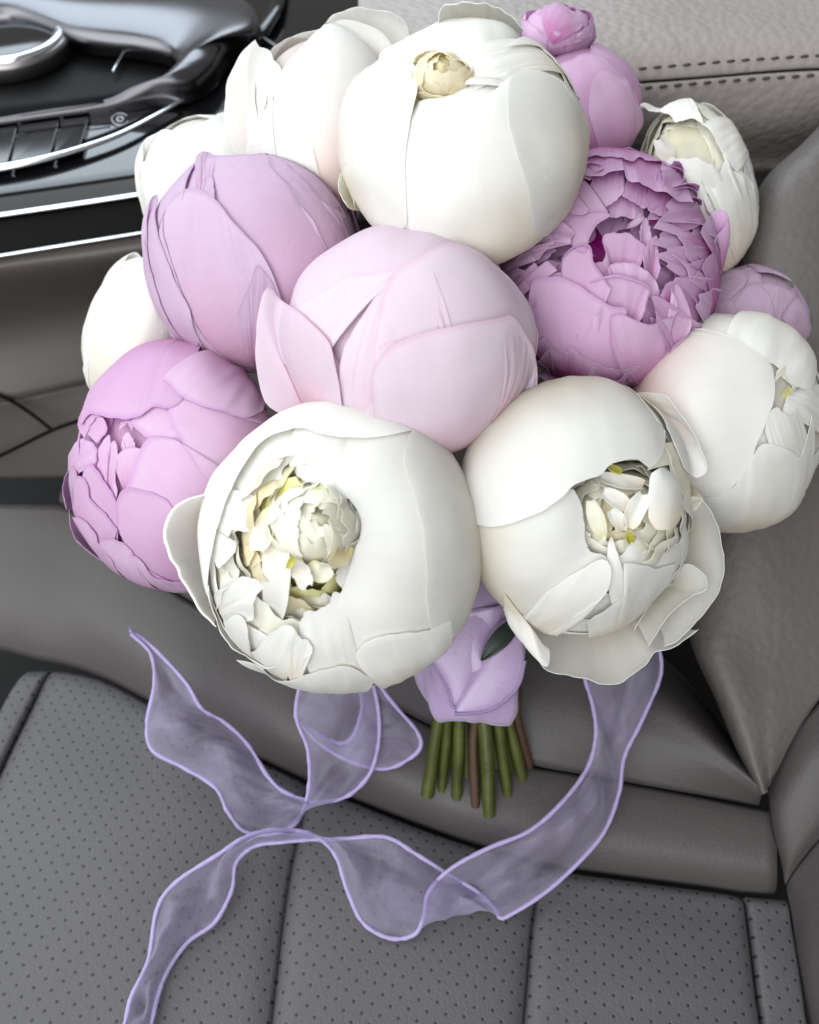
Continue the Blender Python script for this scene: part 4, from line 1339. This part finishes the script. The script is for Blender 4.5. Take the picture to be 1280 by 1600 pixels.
# petals standing in the hollow
p.tongue([(720, 395), (745, 470), (750, 590)], 120, frame=g, R=1.04, Rb=0.98, curl=-0.15)
p.tongue([(680, 460), (655, 520), (630, 590)], 78, frame=g, R=0.98, Rb=0.85)
p.tongue([(530, 450), (590, 480), (640, 510)], 70, frame=g, R=0.94, Rb=0.85)
p.tongue([(560, 520), (590, 560), (610, 610)], 62, frame=g, R=0.94, Rb=0.8)
p.tongue([(480, 480), (500, 560), (520, 640)], 70, frame=g, R=0.92, Rb=0.8, mat='ivory')
p.tongue([(520, 395), (600, 410), (690, 420)], 60, frame=g, R=0.95, Rb=0.9)
p.tongue([(545, 362), (570, 372), (600, 380)], 26, frame=g, R=1.0, Rb=0.95, mat='green')
p.tongue([(622, 600), (632, 625), (640, 650)], 30, frame=g, R=0.98, Rb=0.9, mat='green')
# leaf
LB, LT = U(806, 972, 33.2), U(752, 1032, 32.8)
V, uvs = [], []
ax = LT - LB
sd = nrm(np.cross(ax, CP - LB))
nrmL = nrm(np.cross(sd, ax))
for j in range(14):
    t = j / 13
    w = 0.34 * (math.sin(math.pi * (0.1 + 0.9 * t) ** 0.9) ** 0.8)
    for i in range(7):
        x = -1 + i / 3
        V.append(LB + ax * t + sd * w * x + nrmL * (0.06 * x * x + 0.2 * math.sin(3 * t)))
V = np.array(V)
mesh_obj('leaf', V, up_fix(V, grid_faces(7, 14), CP), M['leaf'], p.e, solid=0.04)
p.heart(0.52, 'ivory')
flowers.append(p)

# ---- 12 white flower, lower left, hollow with yellow-green depth
f = Frame(532, 853, 219, 223, 29.6, c=4.3, mouth=(478, 846), und=0.20)
p = Peony('open white peony at lower left with a deep hollow, yellow-green inside', f, 'white', (250, 600, 2.415))
p.gap, p.ls = 0.042, 0.25
p.ring(6, 80, L=-1.0)
p.ring(7, 50, L=-2.0, R=0.98, Rb=0.95)
g = Frame(482, 838, 122, 144, 27.8, c=3.4, axis=(0.0, 0.0, 1.0))
p.ring(8, 34, R=0.93, Rb=0.9, mat='ivory', ruf=0.10, wob=6)
p.ring(8, 26, R=0.84, Rb=0.8, mat='ivory', ruf=0.10, wob=6)
p.ring(8, 84, frame=g, R=0.98, mat='ivory', droop=4, L=-2)
p.ring(10, 66, frame=g, R=0.95, ruf=0.12, rfreq=4.0, mat='ivory', Rb=0.9, wob=6)
p.ring(9, 52, frame=g, R=0.86, ruf=0.12, rfreq=3.0, mat='cream', Rb=0.8, wob=5)
p.ring(8, 42, frame=g, R=0.76, ruf=0.10, rfreq=3.0, mat='green', Rb=0.7, wob=5)
p.ring(6, 26, frame=g, R=0.62, ruf=0.10, rfreq=4.0, mat='green', Rb=0.6, wob=5)
# heart of the flower: a crumpled rosette of pale petals
h = Frame(488, 826, 84, 78, 26.8, c=2.3, axis=(0.1, 0.25, 0.95), und=0.2)
p.heart(0.86, 'ivory', frame=h, amp=0.15)
for al, R_, n_ in ((88, 0.98, 6), (68, 1.0, 6), (50, 0.97, 6), (34, 0.95, 5), (20, 0.92, 4), (8, 0.90, 3)):
    p.ring(n_, al, frame=h, R=R_, Rb=R_ * 0.9, ruf=0.09, rfreq=3.0, mat='ivory', hw=360 / n_ * 0.7, phi0=al * 5, wob=10, droop=14, nu=20, nv=12, jit=0.3, lift=0.25)
# outer petals
p.petal([(1010, 960), (998, 800), (988, 600), (960, 450), (925, 340), (918, 240), (960, 180), (1020, 200)], L=2.4, base=(0.8, -0.1, -0.6), lift=0.05, nu=48)
p.petal([(560, 990), (650, 900), (690, 780), (720, 690), (752, 610), (765, 530), (742, 455), (690, 400), (650, 330), (648, 250), (700, 150)], L=0.8, base=(0.7, -0.1, -0.7), lift=0.06, jag=2.2, nu=44, tuck=0.22)
p.petal([(180, 800), (178, 680), (205, 560), (255, 420), (330, 290), (420, 212), (520, 178), (600, 192), (700, 205), (840, 205), (960, 190)], L=1.6, base=(-0.5, 0.55, -0.67), lift=0.06, nu=44, jag=1.6)
p.petal([(240, 560), (330, 545), (362, 470), (356, 412), (440, 385), (450, 322), (492, 255), (540, 200)], L=-1.0, R=0.97, base=(-0.55, 0.55, -0.6), lift=0.05, jag=3.0, ruf=0.08, nu=48)
p.petal([(200, 700), (270, 640), (245, 550), (300, 540), (330, 490), (360, 420)], L=-0.2, R=0.98, base=(-0.8, 0.3, -0.5), lift=0.05, jag=3.0, ruf=0.08)
p.petal([(470, 240), (490, 310), (545, 352), (600, 372), (650, 396), (700, 420), (760, 440)], L=-0.4, R=0.985, base=(0.25, 0.85, -0.5), jag=2.5, ruf=0.06, tuck=0.15)
p.petal([(770, 440), (740, 470), (715, 505), (735, 540), (770, 560)], L=-0.6, R=0.93, Rb=0.9, base=(0.85, 0.2, -0.5), jag=1.5, tuck=0.1)
p.petal([(780, 560), (730, 580), (690, 610), (700, 660), (760, 680)], L=-0.8, R=0.93, Rb=0.9, base=(0.9, -0.1, -0.5), jag=1.5, tuck=0.1, mat='ivory')
p.petal([(740, 660), (690, 690), (660, 740), (690, 790), (740, 780)], L=-0.5, R=0.93, Rb=0.9, base=(0.8, -0.4, -0.5), jag=1.5, tuck=0.1)
p.petal([(200, 860), (240, 780), (300, 730), (350, 735), (380, 770), (350, 830), (340, 900)], L=-0.6, R=0.98, base=(-0.75, -0.35, -0.6), lift=0.05, jag=2.0, ruf=0.06)
p.petal([(240, 900), (290, 870), (330, 920), (345, 1010), (400, 950), (440, 930), (500, 915), (530, 960)], L=0.0, base=(-0.3, -0.8, -0.5), lift=0.04, jag=2.0, ruf=0.05)
p.petal([(180, 760), (200, 840), (260, 960), (330, 1020), (400, 1056), (450, 1050)], L=1.6, base=(-0.6, -0.55, -0.6), lift=0.04)
p.petal([(470, 1010), (500, 960), (560, 970), (575, 1010), (540, 1030)], L=1.0, base=(520, 1130), lift=0.10)
p.petal([(510, 930), (540, 880), (620, 860), (650, 800), (690, 800)], L=0.2, base=(0.2, -0.8, -0.55), jag=2.0, tuck=0.3)
p.petal([(300, 1030), (380, 1050), (450, 1100), (560, 1078), (650, 1058), (720, 1058), (806, 1106)], L=2.6, base=(0.0, -0.88, -0.48), lift=0.05)
p.petal([(800, 1110), (760, 1060), (738, 1012), (770, 970), (850, 932), (1000, 915), (1080, 880)], L=3.0, base=(0.4, -0.75, -0.5), lift=0.06)
# flared guard petal on the left
p.petal([(190, 415), (95, 448), (38, 515), (24, 600), (58, 690), (108, 780), (150, 850), (215, 915)], L=0.0, base=(-0.3, 0.0, -0.95), jag=1.0, nu=48, fold=0.05)
# petals standing in the hollow
p.tongue([(430, 905), (425, 740), (415, 600), (445, 560)], 122, frame=g, R=0.99, Rb=0.82, curl=0.12)
p.tongue([(345, 640), (365, 540), (390, 440)], 100, frame=g, R=0.92, Rb=0.8, mat='ivory', curl=0.2)
p.tongue([(300, 700), (330, 650), (380, 620)], 80, frame=g, R=0.9, Rb=0.75, mat='ivory')
p.tongue([(560, 700), (520, 720), (500, 680)], 80, frame=g, R=0.97, Rb=0.85)
p.tongue([(560, 770), (540, 740), (520, 700)], 70, frame=g, R=1.0, Rb=0.9)
p.tongue([(650, 700), (600, 720), (570, 690)], 80, frame=g, R=1.0, Rb=0.9, mat='ivory')
p.tongue([(480, 700), (490, 680), (500, 660)], 26, frame=g, R=1.0, Rb=0.95, mat='green')
p.tongue([(520, 320), (450, 385), (400, 470)], 120, frame=g, R=0.84, Rb=0.76, mat='green', curl=0.1)
p.tongue([(660, 400), (600, 385), (520, 400)], 70, frame=g, R=0.86, Rb=0.8, mat='green', curl=0.1)
p.tongue([(300, 600), (310, 680), (360, 740)], 90, frame=g, R=0.84, Rb=0.76, mat='cream', curl=0.1)
p.tongue([(370, 900), (380, 820), (400, 770)], 80, frame=g, R=0.93, Rb=0.8, mat='ivory')
p.tongue([(640, 680), (690, 660), (740, 610)], 70, frame=g, R=1.0, Rb=0.88, mat='cream')
p.heart(0.45, 'green')
flowers.append(p)

# ---- 13 orchid pink flower at lower left, small dark mouth
f = Frame(272, 727, 163, 190, 34.0, c=4.0, mouth=(186, 686), und=0.12)
p = Peony('orchid pink peony at the left with a tiny dark mouth, slit in its top', f, 'orchid', (90, 520, 3.657))
p.gap, p.ls = 0.062, 0.45
p.body(alpha=14, L=-5, n=6, hw=50)
p.ring(6, 45, L=-2.6)
p.petal([(415, 512), (460, 560), (520, 604), (600, 608), (690, 622), (760, 700)], L=-0.2, base=(0.7, 0.35, -0.6), lift=0.02)
p.petal([(850, 840), (792, 772), (740, 682), (700, 612), (642, 522), (632, 450), (660, 396), (720, 372), (850, 440), (960, 470), (1060, 505)], L=1.0, base=(0.85, -0.05, -0.5), lift=0.06, nu=48)
p.petal([(140, 530), (200, 472), (300, 492), (400, 502), (470, 490), (550, 432), (630, 440), (690, 410), (730, 350), (740, 280)], L=1.4, base=(0.25, 0.75, -0.6), lift=0.06, nu=48)
p.petal([(600, 285), (640, 310), (700, 370), (820, 425), (920, 455), (1000, 480), (1060, 500), (1150, 460)], L=2.2, base=(0.65, 0.6, -0.5), lift=0.06)
p.tongue([(658, 150), (600, 192), (530, 235), (462, 268)], 46, R=1.025, Rb=1.02, curl=0.05, mat='pale_pink')
p.petal([(365, 1140), (352, 1010), (366, 912), (410, 870), (430, 800), (470, 690), (522, 608), (600, 606), (692, 624), (742, 692), (800, 782), (850, 836), (880, 900)], L=1.8, base=(0.7, -0.45, -0.55), lift=0.06, nu=44)
p.petal([(650, 1400), (490, 1300), (385, 1170), (350, 1030), (360, 925), (408, 880), (520, 900), (620, 940)], L=2.4, base=(0.6, -0.6, -0.5), lift=0.05, nu=48)
p.petal([(340, 800), (334, 730), (368, 672), (430, 654), (484, 672), (470, 740)], L=0.4, base=(420, 1000), Rb=0.97, lift=0.06)
p.petal([(360, 650), (370, 600), (400, 570), (435, 620), (440, 650)], L=-0.6, base=(430, 800), Rb=0.95, lift=0.05)
p.petal([(420, 560), (400, 520), (360, 510), (350, 560)], L=-0.6, base=(460, 440), Rb=0.95, lift=0.05)
p.petal([(220, 830), (222, 700), (250, 620), (292, 580), (300, 640), (290, 720), (275, 820)], L=0.0, base=(250, 1200), Rb=0.98, lift=0.06)
p.petal([(270, 830), (285, 760), (300, 640), (330, 620), (345, 700), (330, 800), (345, 900)], L=0.2, base=(330, 1200), Rb=0.98, lift=0.06)
p.petal([(150, 600), (180, 540), (230, 480), (270, 500), (280, 560), (220, 630)], L=0.0, base=(-0.6, 0.4, -0.6), lift=0.05)
p.petal([(130, 690), (132, 610), (180, 620), (220, 650), (225, 735), (195, 765)], L=0.8, base=(-0.6, -0.2, -0.7), lift=0.06)
p.petal([(150, 830), (165, 770), (205, 748), (238, 785), (282, 855), (335, 935), (360, 1090)], L=1.4, base=(-0.2, -0.8, -0.55), lift=0.07)
p.petal([(104, 930), (106, 850), (140, 815), (185, 850), (205, 940), (280, 1015), (355, 1110)], L=2.2, base=(-0.35, -0.7, -0.6), lift=0.07)
p.petal([(110, 1040), (150, 1040), (200, 1075), (245, 1130), (250, 1170), (330, 1280)], L=2.8, base=(-0.2, -0.85, -0.5), lift=0.07)
p.petal([(250, 1200), (280, 1160), (350, 1165), (420, 1210), (480, 1320)], L=3.0, base=(0.1, -0.9, -0.4), lift=0.06)
p.petal([(420, 1240), (480, 1270), (540, 1350), (620, 1385), (710, 1395)], L=3.2, base=(0.25, -0.9, -0.35), lift=0.05)
p.petal([(60, 1000), (35, 910), (40, 850), (66, 790), (102, 760), (120, 850), (125, 960)], L=1.2, base=(-0.3, -0.2, -0.93), mat='lilac', lift=0.03)
p.petal([(75, 1010), (85, 1110), (130, 1190), (220, 1270), (330, 1325), (400, 1340)], L=1.6, base=(-0.2, -0.5, -0.85), mat='lilac')
p.petal([(330, 1320), (420, 1370), (520, 1400), (640, 1440), (720, 1440)], L=1.6, base=(0.1, -0.6, -0.8))
p.heart(0.90)
flowers.append(p)

# ---- 14 small white bud at the left edge
f = Frame(215, 520, 84, 122, 37.4, c=3.0, rot=-16, axis=(-0.1, 0.85, 0.4))
p = Peony('small white peony bud at the far left, tip pointing up beside the console', f, 'white', (0, 380, 2.353))
p.body(alpha=16, L=-1)
p.petal([(415, 160), (440, 110), (470, 55), (500, 40), (530, 65), (570, 110)], L=0.4, base=(0.2, -0.9, -0.4), lift=0.03)
p.petal([(335, 420), (330, 300), (360, 220), (415, 155), (470, 140), (560, 160), (640, 260)], L=1.2, base=(0.1, -0.95, -0.2), lift=0.02)
p.petal([(310, 460), (325, 420), (330, 500), (350, 580)], L=2.0, base=(-0.3, -0.9, -0.2), lift=0.04)
p.heart(0.95)
flowers.append(p)

# stems: bound together, ends spread on the seat strip
ends_px = [(668, 1243), (714, 1245), (742, 1260), (766, 1273), (794, 1246), (692, 1236), (816, 1222), (680, 1214), (728, 1218), (705, 1205), (752, 1212), (777, 1208), (800, 1204), (826, 1200)]
order = [11, 4, 2, 10, 9, 5, 8, 12, 6, 1, 3, 7, 0, 13]
axis_b = nrm(UZ(745, 1240, 0.9) - BIND)
s_x = nrm(np.cross(axis_b, np.array([0, 0, 1.0])))
s_y = np.cross(axis_b, s_x)
for k, fi in enumerate(order):
    a = k * 2.399
    rr = 0.34 * math.sqrt(k + 0.5)
    e3 = UZ(*ends_px[k], 1.25)
    # keep each stem on its own side of the bundle
    lat = (ends_px[k][0] - 742) / 78.0
    slot = np.array([1.0, 0, 0]) * lat * 1.15 + nrm(CP - BIND) * (0.5 if k < 6 else -0.5 * ((k % 3) - 0.4))
    flowers[fi].stem(e3, slot, brown=(k in (2, 13)), r=(0.27, 0.25, 0.2, 0.29, 0.24, 0.22, 0.24)[k % 7])

# ================================================================== satin wrap around the stems
wrap_f = Frame(738, 1000, 84, 126, 34.6, c=2.5, axis=(0.0, 1.0, 0.15), und=0.10)


class Wrap(Peony):
    def __init__(self):
        self.f = wrap_f
        self.mat = M['satin']
        self.e = thing('satin_wrap', 'lavender satin wrap folded round the stems below the white peonies', 'ribbon wrap', UZ(745, 1130, 2.8))
        self.crop = (560, 880, 1.7778)
        self.k = 0
        self.ls = 0.3
        self.gap = GAP
        self.base = wrap_f.o


w = Wrap()
cyl_rows = []
top_c, bot_c = U(725, 930, 35.0), U(745, 1112, 36.0)
axw = nrm(bot_c - top_c)
wx = nrm(np.cross(axw, CF))
wy = np.cross(axw, wx)
V = []
for j in range(26):
    t = j / 25
    c = top_c * (1 - t) + bot_c * t
    r = 2.1 * (1 - t) ** 0.8 + 1.50 * t + 0.22 * math.sin(math.pi * t)
    for i in range(48):
        a = 2 * math.pi * i / 48
        rr = r * (1 + 0.09 * math.sin(3 * a + 6 * t) + 0.05 * math.sin(7 * a - 5 * t) + 0.03 * math.sin(13 * a + 4 * t))
        cut = 0.25 * math.sin(a * 2 + 0.6) * t
        V.append(c + axw * cut + rr * (math.cos(a) * wx + math.sin(a) * wy))
V = np.array(V)
F = grid_faces(48, 26, wrap=True)
mesh_obj('wrap_core', V, F, M['satin'], w.e, solid=0.06)
CYL = (top_c, bot_c)


def wrap_fold(outline_top, outline_bot, d, bulge, name='fold'):
    a = pd([(560 + x / 1.7778, 880 + y / 1.7778, d) for x, y in outline_top])
    b = pd([(560 + x / 1.7778, 880 + y / 1.7778, d - 0.2) for x, y in outline_bot])
    rows = [a, [0.66 * p + 0.34 * q for p, q in zip(a, b)], [0.33 * p + 0.67 * q for p, q in zip(a, b)], b]
    Vv, Ff, uvs = loft(rows, 40, 24, bulge=bulge, up=nrm(CP - top_c), wrinkle=0.12)
    Ff = up_fix(Vv, Ff, CP)
    mesh_obj(name, Vv, Ff, M['satin'], w.e, uv=uvs, solid=0.05)
    # rolled hem along the lower edge
    H, HF = tube(Vv[-40:], 0.085, 8)
    mesh_obj('hem', H, HF, M['hem'], w.e)


wrap_fold([(170, 230), (200, 180), (260, 120), (300, 60), (350, 40), (420, 60)], [(170, 236), (215, 290), (250, 350), (266, 400), (300, 380), (330, 300)], 33.5, 0.35)
wrap_fold([(455, 180), (430, 150), (390, 170), (350, 230), (310, 300), (275, 380)], [(462, 270), (448, 330), (420, 370), (370, 405), (320, 415), (268, 418)], 33.3, 0.3)

# ================================================================== THE RIBBON
def ribbon_strip(name, A, B, mat, parent, nu=140, nv=12, sag=0.0, waves=0.0, seed=0.0):
    """A, B: edge polylines [(px, py, z)]; a thin sheet between them."""
    a = spline_param(pz(A), nu)
    b = spline_param(pz(B), nu)
    V = []
    for j in range(nv):
        t = j / (nv - 1)
        for i in range(nu):
            p = a[i] * (1 - t) + b[i] * t
            w = math.sin(math.pi * t)
            k = noise.noise(Vector((i * 0.055 + seed, t * 1.6, seed))) + 0.22 * (1 - 2 * abs(noise.noise(Vector((i * 0.11 + t * 1.5, seed * 2, 7)))))
            p = p + np.array([0, 0, 1.0]) * w * (sag + waves * k)
            V.append(p)
    uvs = [(i / (nu - 1), j / (nv - 1)) for j in range(nv) for i in range(nu)]
    o = mesh_obj(name, V, grid_faces(nu, nv), mat, parent, uv=uvs)
    ca, cb = [], []
    for nm, e in (('edge_cord', a), ('edge_cord', b)):
        r = np.full(nu, 0.092) * (1 + 0.35 * np.array([noise.noise(Vector((i * 0.4, seed, 3))) for i in range(nu)]))
        W, F = tube(e, r, 8)
        mesh_obj(nm, W, F, M['cord'], parent)
    return o


rib = thing('organza_ribbon', 'sheer lavender organza ribbon with corded edges trailing over the seat', 'ribbon', tuple(UZ(520, 1300, 0.4)))
# left tail and loop
A1 = [(203, 984, 5.2), (240, 1012, 4.6), (290, 1066, 4.0), (316, 1108, 3.8), (350, 1128, 3.4), (386, 1162, 2.9), (418, 1212, 2.4), (446, 1238, 2.0), (492, 1253, 1.8), (540, 1245, 2.0), (576, 1212, 2.6), (591, 1165, 3.6), (592, 1115, 4.6), (583, 1068, 5.6), (572, 1030, 6.2)]
B1 = [(205, 990, 5.1), (236, 1022, 4.5), (241, 1070, 3.7), (230, 1130, 3.1), (238, 1172, 2.9), (288, 1200, 2.6), (336, 1230, 2.2), (356, 1268, 1.5), (384, 1300, 0.9), (432, 1302, 0.9), (468, 1278, 1.4), (483, 1228, 2.4), (481, 1170, 3.6), (463, 1119, 4.6), (470, 1060, 5.4)]
ribbon_strip('ribbon_band', A1, B1, M['organza'], rib, sag=0.1, waves=1.9, seed=1.3)
# loop behind it
A2 = [(560, 1010, 6.2), (592, 1068, 5.4), (622, 1108, 4.6), (650, 1140, 3.8), (658, 1164, 3.2), (642, 1184, 2.8), (602, 1201, 2.4), (548, 1190, 2.4), (500, 1162, 2.8), (474, 1134, 3.6), (463, 1120, 4.5)]
B2 = [(545, 1010, 6.4), (560, 1064, 5.4), (566, 1100, 4.6), (560, 1130, 4.0), (552, 1150, 3.4), (540, 1160, 3.0), (524, 1160, 2.9), (500, 1148, 3.1), (480, 1132, 3.5), (466, 1122, 4.2), (462, 1118, 4.6)]
ribbon_strip('ribbon_band', A2, B2, M['organza'], rib, nu=80, sag=0.2, waves=0.5, seed=5.3)
# lower tail, running into the big loop on the right
A3 = [(172, 1680, 0.6), (195, 1600, 0.7), (206, 1556, 0.8), (232, 1500, 1.0), (246, 1420, 1.3), (276, 1378, 1.6), (340, 1336, 2.0), (388, 1306, 2.3), (440, 1297, 2.5), (490, 1305, 2.4), (524, 1336, 1.9), (543, 1392, 1.3), (568, 1442, 0.9), (610, 1466, 0.7), (648, 1460, 0.8), (662, 1432, 1.3), (670, 1394, 1.8), (704, 1358, 2.3), (762, 1326, 2.6), (828, 1298, 2.8), (880, 1252, 3.0), (918, 1200, 3.2), (931, 1150, 3.8), (927, 1105, 4.6), (914, 1060, 5.4), (905, 1010, 6.2)]
B3 = [(222, 1690, 0.5), (236, 1604, 0.5), (256, 1530, 0.5), (292, 1474, 0.5), (336, 1441, 0.6), (362, 1392, 0.8), (369, 1348, 1.3), (398, 1322, 1.9), (440, 1316, 2.2), (482, 1312, 2.2), (532, 1311, 2.2), (602, 1308, 2.2), (650, 1334, 1.9), (700, 1366, 1.6), (744, 1392, 1.2), (772, 1418, 0.7), (782, 1434, 0.5), (800, 1428, 0.6), (850, 1396, 1.0), (900, 1352, 1.4), (944, 1300, 1.8), (967, 1240, 2.4), (976, 1182, 3.0), (1002, 1128, 3.8), (1032, 1056, 4.8), (1030, 1006, 5.6)]
ribbon_strip('ribbon_band', A3, B3, M['organza'], rib, nu=260, nv=14, sag=0.1, waves=1.9, seed=8.1)
